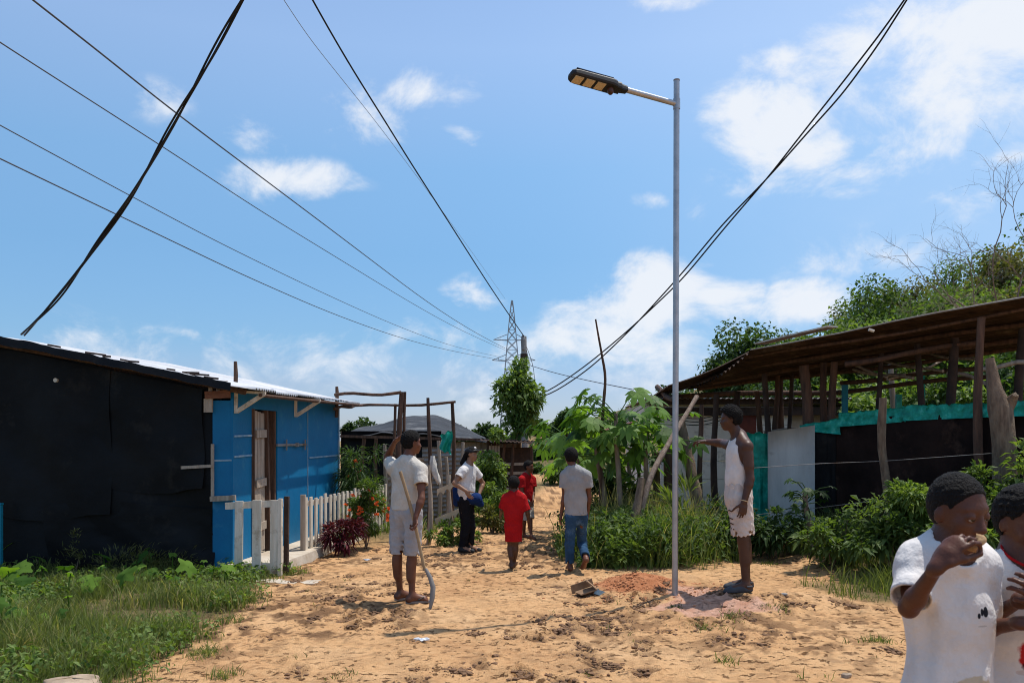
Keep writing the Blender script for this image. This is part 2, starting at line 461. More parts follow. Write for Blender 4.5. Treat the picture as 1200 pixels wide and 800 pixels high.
# trodden clay: lumps, ridges and footprints
n1 = fbm(GX * 5, GY * 5, 4); n2 = fbm(GX * 16 + 7, GY * 16, 3)
tramp = sstep(.40, .62, fbm(GX * .55 + 21, GY * .55 + 2, 3)) * .8 + .2
dz = (.034 * (n1 - .5) + .034 * (n2 - .5) * tramp + .03 * (fbm(GX * 11 + 3, GY * 11 + 60, 4) - .5) * tramp) * near
wet = np.maximum(sstep(.50, .62, fbm(GX * 7.5 + 31, GY * 6. + 11, 5)) * tramp * .85, sstep(.60, .68, fbm(GX * 14 + 3, GY * 12 + 81, 4)) * .7 * (.3 + tramp))
pr = np.random.default_rng(5)
spots = []
for _ in range(1250):
    y = 4.6 + 9.4 * pr.random() ** 1.25
    x = pr.normal(-.1 + .03 * y, 1.25)
    if float(grass_mask(np.array(x), np.array(y))) > .3: continue
    if fbm(x * .5 + 21, y * .5 + 2, 3) < .36 + .2 * pr.random(): continue
    spots.append((x, y))
for (x, y) in spots:
    a = pr.normal(0, .5); lx = .045 + .035 * pr.random(); ly = .09 + .06 * pr.random()
    if pr.random() < .5: ly = lx * 1.2
    i0, i1 = np.searchsorted(gx, (x - .35, x + .35)); j0, j1 = np.searchsorted(gy, (y - .35, y + .35))
    sx = GX[i0:i1, j0:j1] - x; sy = GY[i0:i1, j0:j1] - y
    u = (sx * math.cos(a) + sy * math.sin(a)) / lx; v = (-sx * math.sin(a) + sy * math.cos(a)) / ly
    r = np.sqrt(u * u + v * v) + .5 * (n2[i0:i1, j0:j1] - .5)
    dep = .010 + .016 * pr.random()
    dz[i0:i1, j0:j1] += -dep * sstep(1.05, .55, r) + dep * .7 * np.exp(-((r - 1.3) / .25) ** 2) * (.3 + 1.4 * n1[i0:i1, j0:j1])
    wet[i0:i1, j0:j1] = np.maximum(wet[i0:i1, j0:j1], sstep(1.5, .6, r) * (.25 + .6 * pr.random()))
GZ = GZ + dz * (1 - .6 * gm)
rm = np.sqrt(((GX - 1.32) / .52) ** 2 + ((GY - 8.75) / .42) ** 2) + .7 * (n1 - .5)
red = sstep(1.1, .75, rm)
GZ = GZ + red * (.05 * (fbm(GX * 9, GY * 9, 3) - .5))
pk = np.maximum(sstep(1.05, .85, np.sqrt(((GX - 1.85) / .62) ** 2 + ((GY - 7.75) / .34) ** 2) + 1.0 * (n1 - .5)), sstep(1, .7, np.sqrt(((GX - 1.75) / .3) ** 2 + ((GY - 8.25) / .3) ** 2)))
gv = np.stack([GX, GY, GZ], -1)
mbg = MB(); mbg.grid(gv)


def ground_mat():
    m, nt, N, L, B = nodes_of('ground_soil')
    B.inputs['Roughness'].default_value = .95; B.inputs['Specular IOR Level'].default_value = .12
    tc = N.new('ShaderNodeTexCoord')

    def noise(sc, det=7, ro=.6):
        n = N.new('ShaderNodeTexNoise'); n.inputs['Scale'].default_value = sc; n.inputs['Detail'].default_value = det; n.inputs['Roughness'].default_value = ro
        L.new(tc.outputs['Object'], n.inputs['Vector']); return n.outputs['Fac']

    def ramp(f, stops):
        r = N.new('ShaderNodeValToRGB'); e = r.color_ramp.elements
        e[0].position, e[0].color = stops[0][0], rgb(stops[0][1]); e[1].position, e[1].color = stops[-1][0], rgb(stops[-1][1])
        for p, c in stops[1:-1]: q = e.new(p); q.color = rgb(c)
        L.new(f, r.inputs[0]); return r.outputs[0]

    def mix(f, a, b):
        x = N.new('ShaderNodeMixRGB')
        for i, v in enumerate((f, a, b)):
            if isinstance(v, tuple): x.inputs[i].default_value = rgb(v)
            elif isinstance(v, float): x.inputs[i].default_value = v
            else: L.new(v, x.inputs[i])
        return x.outputs[0]

    def attr(n):
        a = N.new('ShaderNodeAttribute'); a.attribute_name = n; return a.outputs['Fac']
    base = ramp(noise(.9), [(.32, (.54, .28, .13)), (.5, (.67, .385, .185)), (.68, (.77, .49, .265))])
    fine = ramp(noise(22, 8, .7), [(.33, (.34, .165, .068)), (.45, (.68, .38, .17)), (.72, (.80, .53, .28))])
    c = mix(.45, base, fine)
    c = mix(attr('wet'), c, (.155, .082, .042))
    fm_ = N.new('ShaderNodeMath'); fm_.operation = 'MULTIPLY'; L.new(ramp(noise(13, 8, .68), [(.565, (0, 0, 0)), (.605, (1, 1, 1))]), fm_.inputs[0]); L.new(ramp(noise(.7, 4), [(.36, (.18, .18, .18)), (.52, (1, 1, 1))]), fm_.inputs[1])
    f2_ = N.new('ShaderNodeMath'); f2_.operation = 'MULTIPLY'; L.new(ramp(noise(4.2, 7, .7), [(.58, (0, 0, 0)), (.66, (.6, .6, .6))]), f2_.inputs[0]); L.new(ramp(noise(.45, 3), [(.42, (.15, .15, .15)), (.6, (1, 1, 1))]), f2_.inputs[1])
    c = mix(f2_.outputs[0], c, ramp(noise(26, 5), [(.35, (.27, .13, .052)), (.65, (.42, .23, .10))]))
    c = mix(fm_.outputs[0], c, ramp(noise(30, 5), [(.35, (.11, .05, .02)), (.65, (.25, .125, .052))]))
    c = mix(attr('red'), c, ramp(noise(14), [(.3, (.42, .15, .06)), (.7, (.62, .27, .13))]))
    c = mix(attr('pink'), c, ramp(noise(10), [(.3, (.52, .25, .16)), (.7, (.70, .43, .32))]))
    g = ramp(noise(7), [(.3, (.055, .06, .025)), (.5, (.10, .10, .04)), (.7, (.21, .15, .08))])
    c = mix(attr('grass'), c, g)
    L.new(c, B.inputs['Base Color'])
    bp = N.new('ShaderNodeBump'); bp.inputs['Strength'].default_value = 1.; bp.inputs['Distance'].default_value = .018
    ad = N.new('ShaderNodeMath'); ad.operation = 'ADD'; sb_ = N.new('ShaderNodeMath'); sb_.operation = 'SUBTRACT'; L.new(noise(38, 8, .7), sb_.inputs[0]); L.new(fm_.outputs[0], sb_.inputs[1]); L.new(sb_.outputs[0], ad.inputs[0]); L.new(noise(120, 3), ad.inputs[1])
    L.new(ad.outputs[0], bp.inputs['Height']); L.new(bp.outputs[0], B.inputs['Normal'])
    return m


me = np_mesh('ground', gv.reshape(-1, 3), [mbg.f[4][0]], ground_mat(), True, {'grass': (gm * .9).ravel(), 'wet': wet.ravel(), 'red': red.ravel(), 'pink': pk.ravel() * .85})
tag(link('ground', me), 'sandy ochre clay path and plot with footprints', 'ground', None, 'structure')

# loose clods on the clay
ico_v = np.array([(0, 0, 1), (.89, 0, .45), (.28, .85, .45), (-.72, .53, .45), (-.72, -.53, .45), (.28, -.85, .45), (.72, .53, -.45), (-.28, .85, -.45), (-.89, 0, -.45), (-.28, -.85, -.45), (.72, -.53, -.45), (0, 0, -1)])
ico_f = np.array([(0, 1, 2), (0, 2, 3), (0, 3, 4), (0, 4, 5), (0, 5, 1), (1, 6, 2), (2, 7, 3), (3, 8, 4), (4, 9, 5), (5, 10, 1), (6, 7, 2), (7, 8, 3), (8, 9, 4), (9, 10, 5), (10, 6, 1), (11, 7, 6), (11, 8, 7), (11, 9, 8), (11, 10, 9), (11, 6, 10)])


def clods(n, xs, ys, smin, smax):
    mb = MB(); p = np.stack([xs, ys, ground_z(xs, ys)], 1)
    r = smin + (smax - smin) * RNG.random(n) ** 3
    v = ico_v[None] * (.65 + .7 * RNG.random((n, 12, 1))) * r[:, None, None] * np.array((1, 1, .5)) * (.7 + .6 * RNG.random((n, 1, 3)))
    v = v + p[:, None] + np.array((0, 0, .2)) * r[:, None, None]
    mb.add(v.reshape(-1, 3), (np.arange(n)[:, None, None] * 12 + ico_f[None]).reshape(-1, 3)); return mb


sp_ = np.array(spots); NC = 16000; k = (len(sp_) * RNG.random(NC) ** 1.6).astype(int)
xs = sp_[k, 0] + RNG.normal(0, .055, NC); ys = sp_[k, 1] + RNG.normal(0, .065, NC)
single(clods(NC, xs, ys, .0035, .024), 'dirt_clods', M['clod'], (0, 8, 0), 'small brown clods of trodden clay scattered along the path', 'dirt', None, 'stuff')
n_ = 2200; xs = RNG.normal(1.3, .36, n_); ys = RNG.normal(8.65, .3, n_)
single(clods(n_, xs, ys, .003, .016), 'dug_soil', M['redsoil'], (1.3, 8.7, 0), 'orange heap of dug soil crumbs beside the lamp post', 'dirt', None, 'stuff')
for px, py, w, nm, mt, lb in ((152, 768, 24, 'stone', 'stone', 'pale sandy stone lying in the grass edge, the smaller one'), (84, 808, 66, 'stone', 'stone', 'large pale sandstone slab in the grass at the bottom edge'),
                              (918, 697, 9, 'stone', 'greystone', 'small grey stone on the bare clay behind the sandals of the man in a vest'), (992, 792, 12, 'stone', 'stone', 'small pale pebble on the clay near the bottom edge of the right side')):
    g = on_ground(px, py); r = w / 2000 * g[1]
    v = ico_v * np.array((1, .75, .5)) * r; q = [(0, 0)]
    mb = MB()
    u_, w_ = np.mgrid[0:2 * np.pi:17j, -1:1:9j]
    ph = np.arcsin(w_); pos = np.stack([np.cos(u_) * np.cos(ph), np.sin(u_) * np.cos(ph) * .8, np.sign(w_) * np.abs(np.sin(ph)) ** .6 * (.28 if w > 40 else .5)], -1)
    pos *= (.6 + .8 * fbm(np.cos(u_) * 1.6 + px, np.sin(u_) * 1.6 + w_ * 1.7, 4))[..., None] * r
    mb.grid(pos + g + np.array((0, 0, r * .15)))
    single(mb, nm, M[mt], g, lb, 'stone', 'loose stones', smooth=True)
# ================================================================ LEFT: black and blue shack
def roof_z(X, Y):
    return 2.115 + .205 * (-2.87 - X) + .025 * (Y - 9.85) - .16 * np.maximum(0, -5.85 - X)


FA, FB = np.array((-3.27, 10.0)), np.array((-2.87, 14.1))
FD = unit(np.append(FB - FA, 0)); FN = np.array((FD[1], -FD[0], 0))     # along the facade, outward normal
FL = float(np.linalg.norm(FB - FA))


def fac(s, z, out=0.):
    """point of the blue facade: s metres from the front corner"""
    return np.array((FA[0], FA[1], 0)) + FD * s + FN * out + np.array((0, 0, z))


def px_s(px):
    k = (px - CX) / F
    t = (FA[0] - k * FA[1]) / (k * (FB[1] - FA[1]) - (FB[0] - FA[0])); return t * FL


def fz(s, py):
    p = fac(s, 0); return CH - (py - HY) / F * p[1]


shack = thing('wooden_shack', 'shack with black plastic front wall, bright blue side and white corrugated roof', 'shack', (-4.5, 11.5, 0))
# black plastic front, sagging between its nails
u, w = np.meshgrid(np.linspace(-6.35, -3.47, 70), np.linspace(0, 1, 40), indexing='ij')
zt = roof_z(u, 9.95) - .10 - .03 * np.abs(np.sin(u * 3.1)); yy = 10.03 - .03 * (u + 3.5)
pos = np.stack([u, yy + .05 * (fbm(u * 1.6, w * 1.3 + u * .5, 4) - .5) + .02 * np.sin(w * 9 + u * 4 + 3 * fbm(u, w, 2)), -.03 + (zt + .03) * w], -1)
mb = MB(); mb.grid(pos); mb.build('plastic_wall', M['blackplastic'], shack, smooth=True)
for xa, xb, za, zb, yo in ((-6.3, -4.72, .62, None, .045), (-4.95, -3.62, .95, None, .035), (-5.5, -3.50, .0, .78, .03)):
    u, w = np.meshgrid(np.linspace(xa, xb, 50), np.linspace(0, 1, 40), indexing='ij'); tz = (roof_z(u, 9.9) - .13) if zb is None else zb + .04 * np.sin(u * 2.3)
    bz = za + .05 * np.sin(u * 3.7 + xa) + .03 * fbm(u * 5, u * 0, 3)
    fold = .018 * np.sin(u * 6 + w * 5 + 4 * fbm(u * 1.2, w * 2, 3)) + .035 * (fbm(u * 2.5 + 9, w * 2, 4) - .5)
    mb = MB(); mb.grid(np.stack([u + .02 * np.sin(w * 6), 10.03 - .03 * (u + 3.5) - yo + fold, bz + (tz - bz) * w], -1)); mb.build('plastic_sheet', M['blackplastic'], shack, smooth=True)
# closed dark walls behind: left side, rear, and dark boards behind the plastic
mb = MB()
for a, b in (((-6.33, 10.14), (-5.9, 14.3)), ((-5.9, 14.3), (-2.9, 14.12)), ((-6.0, 10.16), (-3.44, 10.09))):
    uu, ww = np.meshgrid(np.linspace(0, 1, 8), np.linspace(0, 1, 3), indexing='ij')
    X = a[0] + (b[0] - a[0]) * uu; Y = a[1] + (b[1] - a[1]) * uu
    mb.grid(np.stack([X, Y, (roof_z(X, Y) - .06) * ww], -1), .02, (0, 1, 0) if a[1] != b[1] else (1, 0, 0))
mb.build('rear_wall', M['wood_dark'], shack)
mb = MB(); mb.box((-4.5, 12.2, .06), (2.7, 3.9, .06)); mb.build('floor', M['cement'], shack)
# front boards by the corner
mb = MB()
mb.bar((-3.58, 9.955, 2.07), (-3.285, 9.945, 2.08), .03, .085); mb.build('header_board', mat('header_wood', (.3, .13, .075), (.18, .075, .045), 4, .85, .4, 30, stretch=(1, 6, 6)), shack)
mb = MB()
for a_, b_, w_, h_ in [((-3.53, 9.985, 2.11), (-3.52, 9.985, 2.24), 0.04, 0.03), ((-3.44, 9.985, 2.11), (-3.43, 9.985, 2.24), 0.04, 0.03), ((-3.36, 9.985, 2.11), (-3.35, 9.985, 2.24), 0.04, 0.03), ((-3.6, 9.98, 1.95), (-3.5, 9.975, 1.95), 0.03, 0.16), ((-3.86, 9.96, 1.225), (-3.5, 9.955, 1.245), 0.03, 0.035), ((-3.5, 9.972, 0.85), (-3.5, 9.972, 1.5), 0.03, 0.03), ((-3.52, 9.955, 0.86), (-3.22, 9.945, 0.875), 0.03, 0.06)]:
    mb = MB(); mb.bar(a_, b_, w_, h_); mb.build('board_scrap', M['wood_grey'], shack)
mb = MB(); mb.bar((-3.51, 10.02, 1.0), (-3.285, 10.02, 1.0), .03, 2.02, up=(0, 0, 1)); mb.build('corner_panel', M['blue'], shack)
mb = MB(); mb.bar((-3.505, 10.003, 1.305), (-3.285, 10.003, 1.31), .008, .02); mb.build('batten', M['batten'], shack)
# facade panels
sd0, sd1 = px_s(295), px_s(325)
zd = 1.93
pan = [(0, sd0, 0.05, None), (sd1, px_s(360), .05, None), (px_s(360) + .012, FL, .05, None)]


def panel(s0, s1, z0, ztop=None, m='blue', th=.03, out=0., name='facade_panel'):
    uu, ww = np.meshgrid(np.linspace(s0, s1, 10), np.linspace(0, 1, 8), indexing='ij')
    q = FA[None, None] + (FD[:2])[None, None] * uu[..., None]
    top = (roof_z(q[..., 0], q[..., 1]) - .07) if ztop is None else ztop
    pos = np.concatenate([q + FN[:2] * out + FN[:2] * (.006 * (fbm(uu * 2, ww * 3, 2) - .5))[..., None], (z0 + (top - z0) * ww)[..., None]], -1)
    mb = MB(); mb.grid(pos, th, -FN); return mb.build(name, M[m], shack, smooth=False)


for a in pan: panel(*a)
panel(sd0, sd1, zd)                                       # over the door
mb = MB()
for s0, s1, py in ((.02, sd0 - .02, 511), (.02, sd0 - .02, 534.5), (px_s(362), FL - .03, 535)):
    z = fz((s0 + s1) / 2, py); mb = MB(); mb.bar(fac(s0, z, .008), fac(s1, z + .01, .008), .012, .022); mb.build('batten', M['batten'], shack)
mb = MB(); s_ = px_s(360); mb.bar(fac(s_ + .006, .1, .006), fac(s_ + .006, 2.05, .006), .012, .012); mb.build('batten', M['batten'], shack)
mb = MB(); mb.bar(fac(FL - .01, .1, .01), fac(FL - .01, 2.1, .01), .025, .025)
mb.build('batten', M['batten'], shack)
# latch: a long bolt with two keepers
mb = MB(); z = fz(px_s(342), 521)
mb.bar(fac(px_s(323), z, .02), fac(px_s(357), z, .02), .02, .03)
for p in (333, 355): mb.bar(fac(px_s(p), z - .075, .035), fac(px_s(p), z + .075, .035), .012, .035)
mb.box(fac(px_s(346), z, .03), (.04, .06, .055)); mb.build('door_bolt', M['oldzinc'], shack)
# plank door standing ajar
door = MB(); w_ = .46
hinge = fac(sd0 + .03, 0, .01); dd = unit(FD * .98 + FN * -.10)
nn = np.cross(dd, (0, 0, 1.))
for i in range(3):
    a = hinge + dd * (w_ / 3 * (i + .5)) + np.array((0, 0, .14)); b = a + np.array((0, 0, 1.77 - .01 * i)) + dd * -.03
    door.bar(a, b, w_ / 3 - .012, .025, up=nn)
dobj = door.build('plank_door', M['wood_grey'], shack)
mb = MB()
for z in (.45, 1.0, 1.62): mb = MB(); mb.bar(hinge + dd * .02 + nn * .03 + np.array((0, 0, z)), hinge + dd * (w_ - .02) + nn * .03 + np.array((0, 0, z + .01)), .02, .10); mb.build('door_batten', M['wood_grey'], dobj)
mb = MB(); mb.bar(fac(sd0 + .62, .1, -.03), fac(sd0 + .50, 1.93, -.03), .07, .07); mb.bar(fac(sd1 - .05, .1, -.05), fac(sd1 - .05, 1.93, -.05), .08, .06); mb.bar(fac(sd0 + .02, .1, .012), fac(sd0 + .015, 1.93, .012), .035, .03)
mb.build('door_jamb', M['wood_brown'], shack)
# roof
uu, ww = np.meshgrid(np.linspace(-6.7, 0, 22), np.arange(9.72, 14.42, .0127), indexing='ij')
xe = -2.92 + (ww - 9.85) * .078 + .03 * (fbm(ww * 2, ww * 0, 2) - .5)
X = -6.7 + (xe + 6.7) * (uu + 6.7) / 6.7
Z = roof_z(X, ww) + .011 * np.sin(ww * 2 * np.pi / .078) + .035 * (fbm(X * .9, np.floor(ww / .8) * 3.3, 2) - .5) - .015 * np.exp(-((ww - 9.75) / .1) ** 2) * (1 + np.sin(X * 7))
mb = MB(); mb.grid(np.stack([X, ww, Z], -1), .006); roof = mb.build('corrugated_roof', M['zinc'], shack, smooth=True)
# torn roofing felt along the front edge, and rafters
mb = MB(); xs = np.linspace(-6.3, -3.2, 90)
top = np.stack([xs, 9.70 + .01 * np.sin(xs * 9), roof_z(xs, 9.7) + .012 + .03 * (fbm(xs * 6, xs * 0 + 3, 3) - .45)], 1)
bot = top + np.stack([0 * xs, -.02 + 0 * xs, -.07 - .035 * fbm(xs * 3, xs * 0, 3)], 1)
mb.grid(np.stack([top, bot], 1), .01, (0, 1, 0)); mb.build('roofing_felt', M['blackplastic'], shack)
mb = MB()
for y in (9.93, 11.9, 14.05): mb.tube([(-6.1, y, float(roof_z(-6.1, y)) - .06), (-4.4, y, float(roof_z(-4.4, y)) - .06), (-3.1, y, float(roof_z(-3.1, y)) - .06)], .032, 7, knob=.3)
for s in np.linspace(.05, FL - .05, 2): pass
mb.tube([fac(0.0, 2.07, .33), fac(FL * .5, 2.09, .34), fac(FL + .15, 2.12, .35)], .022, 7)
mb.build('rafter', M['wood_brown'], shack)
for s in (.04, px_s(345)):
    z0 = float(roof_z(fac(s, 0)[0], fac(s, 0)[1]))
    mb = MB(); mb.bar(fac(s, z0 - .34, .02), fac(s, z0 - .08, .02), .035, .035); mb.bar(fac(s, z0 - .32, .03), fac(s, z0 - .115, .36), .035, .045)
    mb.bar(fac(s, z0 - .085, .03), fac(s, z0 - .105, .38), .035, .03); mb.build('eave_bracket', M['wood_pale'], shack)
for s, h, o in ((px_s(303) + .1, .27, -.35), (px_s(391), .2, .05)):
    p = fac(s, 0, o); z = float(roof_z(p[0], p[1]))
    mb = MB(); mb.tube([p + (0, 0, z - .3), p + (.01, 0, z + .1), p + (0, .01, z + h)], (.028, .028, .024), 7, knob=.3); mb.build('post_end', M['wood_brown'], shack)
mb = MB()
for i in range(9):
    x = RNG.uniform(-5.9, -3.2); y = 9.75 + RNG.random() * .2; z = float(roof_z(x, y)) + .02
    mb = MB(); mb.bar((x, y, z), (x + RNG.uniform(.08, .25), y + .03, z + RNG.uniform(.0, .03) - .03), .03, .02); mb.build('roof_scrap', M['wood_dark'], shack)
mb = MB(); mb.tube([(-5.30, 9.93, 2.24), (-5.30, 9.90, 2.24)], .025, 8); mb.build('wall_cap', M['wood_pale'], shack)

# porch slab
mb = MB()
q = [fac(-.12, 0, .0), fac(-.12, 0, .58), fac(1.9, 0, .52), fac(FL + .2, 0, .5), fac(FL + .2, 0, 0)]
n_ = 14; us = np.linspace(-.12, FL + .2, n_); ou = .56 + .04 * (fbm(us * 2, us * 0, 2) - .5)
A = np.array([fac(s, .105, -.02) for s in us]); B_ = np.array([fac(s, .10, o) for s, o in zip(us, ou)]); C_ = np.array([fac(s, -.05, o + .03) for s, o in zip(us, ou)])
mb.grid(np.stack([A, (A + B_) / 2, B_, C_], 1)); mb.add(np.array([A[0], B_[0], C_[0], A[0] - (0, 0, .16)]), [(0, 1, 2, 3)])
tag(mb.build('porch_slab', M['cement'], None, (-2.9, 11.5, 0)), 'low pale cement slab along the foot of the blue wall', 'porch', None, 'structure')
mb = MB()
g = on_ground(345, 681); uu, ww = np.meshgrid(np.linspace(-.42, .30, 12), np.linspace(-.12, .12, 8), indexing='ij')
mb.grid(np.stack([g[0] + uu + .1 * (fbm(ww * 4, uu * 0, 2) - .5), g[1] + ww + .12 * (fbm(uu * 4, ww * 0, 2) - .5), .045 + .01 * fbm(uu * 5, ww * 5, 2) - .03 + 0 * uu], -1), .06)
single(mb, 'stepping_slab', M['cement'], g, 'flat pale broken slab on the clay before the white picket gate', 'slab')

# picket gate facing the viewer
gate = thing('picket_gate', 'white washed gate of three wide pickets standing at the blue corner', 'gate', (-3.0, 9.62, 0))
for px, w in ((279.5, .09), (300.5, .10), (321.5, .10)):
    x = (px - CX) / F * 9.62; mb = MB(); mb.bar((x, 9.62, .04), (x + .008, 9.62, .865 + RNG.uniform(-.01, .01)), w, .022, up=(0, 1, 0)); mb.build('picket', M['wood_pale'], gate)
mb = MB(); mb.bar((-3.24, 9.647, .80), (-2.59, 9.647, .835), .025, .075); mb.build('rail', M['wood_pale'], gate)
mb = MB(); mb.bar((-3.1, 9.648, .12), (-2.62, 9.648, .12), .025, .08); mb.build('rail', M['wood_pale'], gate)
mb = MB(); mb.bar((-2.615, 9.62, .02), (-2.615, 9.64, .885), .04, .07, up=(0, 1, 0)); mb.build('gate_post', M['wood_pale'], gate)
mb = MB(); mb.bar((-2.59, 9.78, .02), (-2.585, 9.80, .9), .05, .06, up=(0, 1, 0)); mb.build('gate_post', M['wood_dark'], gate)
# picket fence along the path
p0, p1 = np.array((-2.72, 11.28)), np.array((-2.16, 14.6))
fence = thing('picket_fence', 'white washed picket fence running back along the porch behind the gate', 'fence', (p0[0], p0[1], 0))
fd = unit(np.append(p1 - p0, 0)); fl = np.linalg.norm(p1 - p0)
for i, s in enumerate(np.linspace(0, fl, 21)):
    b = np.array((p0[0], p0[1], 0)) + fd * s + (0, 0, gz(*(p0 + fd[:2] * s)))
    mb = MB(); t = RNG.uniform(-.012, .012)
    mb.bar(b + (0, 0, .03), b + fd * t + (0, 0, .80 + RNG.uniform(-.02, .02)), .085, .02, up=(1, 0, 0) if False else FN); mb.build('picket', M['wood_pale'], fence)
mb = MB()
for z in (.70, .16): mb = MB(); mb.bar(np.array((p0[0], p0[1], z)) - FN * .025, np.array((p1[0], p1[1], z)) - FN * .025, .025, .07); mb.build('rail', M['wood_pale'], fence)
mb = MB(); b = np.array((p0[0], p0[1], 0)) - fd * .1; mb.bar(b, b + (0, 0, .83), .06, .06, up=(0, 1, 0)); mb.build('fence_post', M['wood_grey'], fence)
# teal post at the edge of the picture
mb = MB(); mb.box((-5.92, 9.86, .4), (.05, .05, .8)); mb.box((-5.92, 9.86, .81), (.06, .06, .02)); single(mb, 'teal_post', M['teal'], (-5.92, 9.86, 0), 'teal painted post at the far left end of the black wall', 'post')

# ================================================================ the open pole frame
frame = thing('unfinished_shelter', 'unfinished open frame of thin wooden poles beside the blue shack', 'frame', (-1.7, 14, 0))


def pole(px, ytop, Y, r, name, parent, m, lean=0., yb=None, knob=.25):
    x = (px - CX) / F * Y; z1 = CH - (ytop - HY) / F * Y; z0 = gz(x, Y) - .1 if yb is None else CH - (yb - HY) / F * Y
    n = 7; t = np.linspace(0, 1, n); ph = RNG.random(2) * 6
    pts = np.stack([x + lean * (1 - t) + .02 * np.sin(t * 5 + ph[0]) * (r / .03), Y + .02 * np.sin(t * 4 + ph[1]), z0 + (z1 - z0) * t], 1)
    mb = MB(); mb.tube(pts, r * (1.12 - .25 * t), 8, knob=knob); return mb.build(name, m, parent, smooth=True)


for px, yt, Y, r in ((462, 473, 15, .028), (469.5, 459, 13.2, .046), (474.5, 459, 13.25, .024), (503, 466, 15, .034), (530.5, 470, 15.05, .036)):
    pole(px, yt, Y, r, 'post', frame, M['wood_brown'])
for (xa, ya, Ya), (xb, yb, Yb) in (((392, 462.5, 13.3), (470, 460.5, 13.15)), ((392, 477, 14.9), (534, 471.5, 15.0)), ((392, 479, 13.4), (420, 474, 14.9))):
    mb = MB(); a, b = P(xa, ya, Ya), P(xb, yb, Yb); t = np.linspace(0, 1, 8)[:, None]
    mb.tube(a + (b - a) * t + np.array((0, 0, 1)) * .02 * np.sin(t * 7), .024, 7, knob=.3); mb.build('crossbar', M['wood_brown'], frame, smooth=True)
# green cloth tied on it
uu, ww = np.meshgrid(np.linspace(0, 1, 12), np.linspace(0, 1, 12), indexing='ij')
a = P(516, 510, 14.9); pos = np.stack([a[0] + .20 * uu + .02 * np.sin(ww * 6), a[1] + .05 * np.sin(uu * 9 + ww * 3), a[2] + .1 * uu - (.26 + .16 * uu) * ww + .02 * np.sin(uu * 12)], -1)
mb = MB(); mb.grid(pos, .004, (0, 1, 0)); single(mb, 'green_cloth', M['greentarp'], a, 'scrap of green netting hung on the bare pole frame', 'cloth', smooth=True)
# corrugated sheet fence
def ribbed(name, a, b, z0, z1, Y0, Y1, period, amp, m, parent, vertical=False, n=None):
    L_ = math.hypot(b - a, Y1 - Y0)
    if vertical: uu, ww = np.meshgrid(np.linspace(0, 1, int(L_ / period * 6)), np.linspace(0, 1, 4), indexing='ij'); wv = amp * np.sin(uu * L_ / period * 2 * np.pi)
    else: uu, ww = np.meshgrid(np.linspace(0, 1, 10), np.linspace(0, 1, int((z1 - z0) / period * 6)), indexing='ij'); wv = amp * np.sin(ww * (z1 - z0) / period * 2 * np.pi)
    mb = MB(); mb.grid(np.stack([a + (b - a) * uu, Y0 + (Y1 - Y0) * uu + wv, z0 + (z1 - z0) * ww + .02 * (fbm(uu * 3, ww * 0, 2) - .5)], -1), .004, (0, 1, 0)); return mb.build(name, m, parent, smooth=True)


sf = thing('sheet_fence', 'grey corrugated sheet fence with wooden stakes behind the pole frame', 'fence', (-1.7, 16, 0))
ribbed('sheet', -2.35, -1.62, .02, 1.22, 15.6, 15.7, .12, .018, M['wood_grey'], sf)
ribbed('sheet', -1.66, -.72, .0, 1.42, 15.75, 16.0, .085, .014, M['oldzinc'], sf)
for px, yt in ((452, 520), (487, 528), (515, 516), (524, 535), (543, 518)): pole(px, yt, 15.55, .035, 'stake', sf, M['wood_grey'])
# rag tied to a stake, and the gapped driftwood boards
a = P(507, 534, 12.6); uu, ww = np.meshgrid(np.linspace(0, 2 * np.pi, 17), np.linspace(0, 1, 14), indexing='ij')
rr = .022 + .026 * np.sin(ww * 3) + .012 * np.sin(uu * 4 + ww * 7)
mb = MB(); mb.grid(np.stack([a[0] + rr * np.cos(uu) + .09 * ww ** 2, a[1] + rr * np.sin(uu), a[2] - .40 * ww + .03 * np.sin(uu * 4) * ww], -1)); single(mb, 'white_rag', M['ragwhite'], a, 'white rag knotted round a stake in front of the sheet fence', 'cloth', smooth=True)
bf = thing('board_fence', 'low fence of jagged cream boards with bite shaped gaps', 'fence', (-1.1, 12.7, 0))
for px, yt in ((503, 545), (527, 556), (540, 560)): pole(px, yt, 12.7, .035, 'stake', bf, M['wood_grey'])
for z0, z1, xa, xb, ph in ((.72, 1.0, 512, 546, 0), (.30, .55, 510, 541, 2)):
    n = 40; u = np.linspace(0, 1, n); x0 = (xa - CX) / F * 12.6; x1 = (xb - CX) / F * 12.6
    x = x0 + (x1 - x0) * u; zt_ = z0 + (z1 - z0) * (.35 + .65 * u); zb_ = zt_ - .12 + .06 * np.abs(np.sin(u * 14 + ph))
    mb = MB(); mb.grid(np.stack([np.stack([x, 12.6 + 0 * x, zb_], 1), np.stack([x, 12.6 + 0 * x, zt_], 1)], 1), .02, (0, 1, 0)); mb.build('board', M['cream'], bf)

# ================================================================ tarp roofed hut and plank shed behind
hut = thing('tarp_hut', 'low hut under a sagging grey black plastic roof behind the pole frame', 'hut', (-2, 22, 0))
xl = (396 - CX) / F; Ya, Yb = 19.5, 25.5
uu, ww = np.meshgrid(np.linspace(0, 1, 60), np.linspace(0, 1, 30), indexing='ij')
Yr = Ya + (Yb - Ya) * ww; Xr = -3.95 + uu * (4.05)
zf = 1.66 + .05 * np.sin(uu * 5) - .12 * sstep(.55, 1, uu); zr = 2.28 - 1.0 * sstep(.35, 1.05, uu) - .25 * sstep(.25, 0, uu)
Zr = zf + (zr - zf) * ww ** .8 + .09 * (fbm(uu * 7, ww * 5, 4) - .5) - .05 * np.abs(np.sin(uu * 13)) * (1 - ww)
mb = MB(); mb.grid(np.stack([Xr, Yr, Zr], -1), .01); mb.build('tarp_roof', M['tarp'], hut, smooth=True)
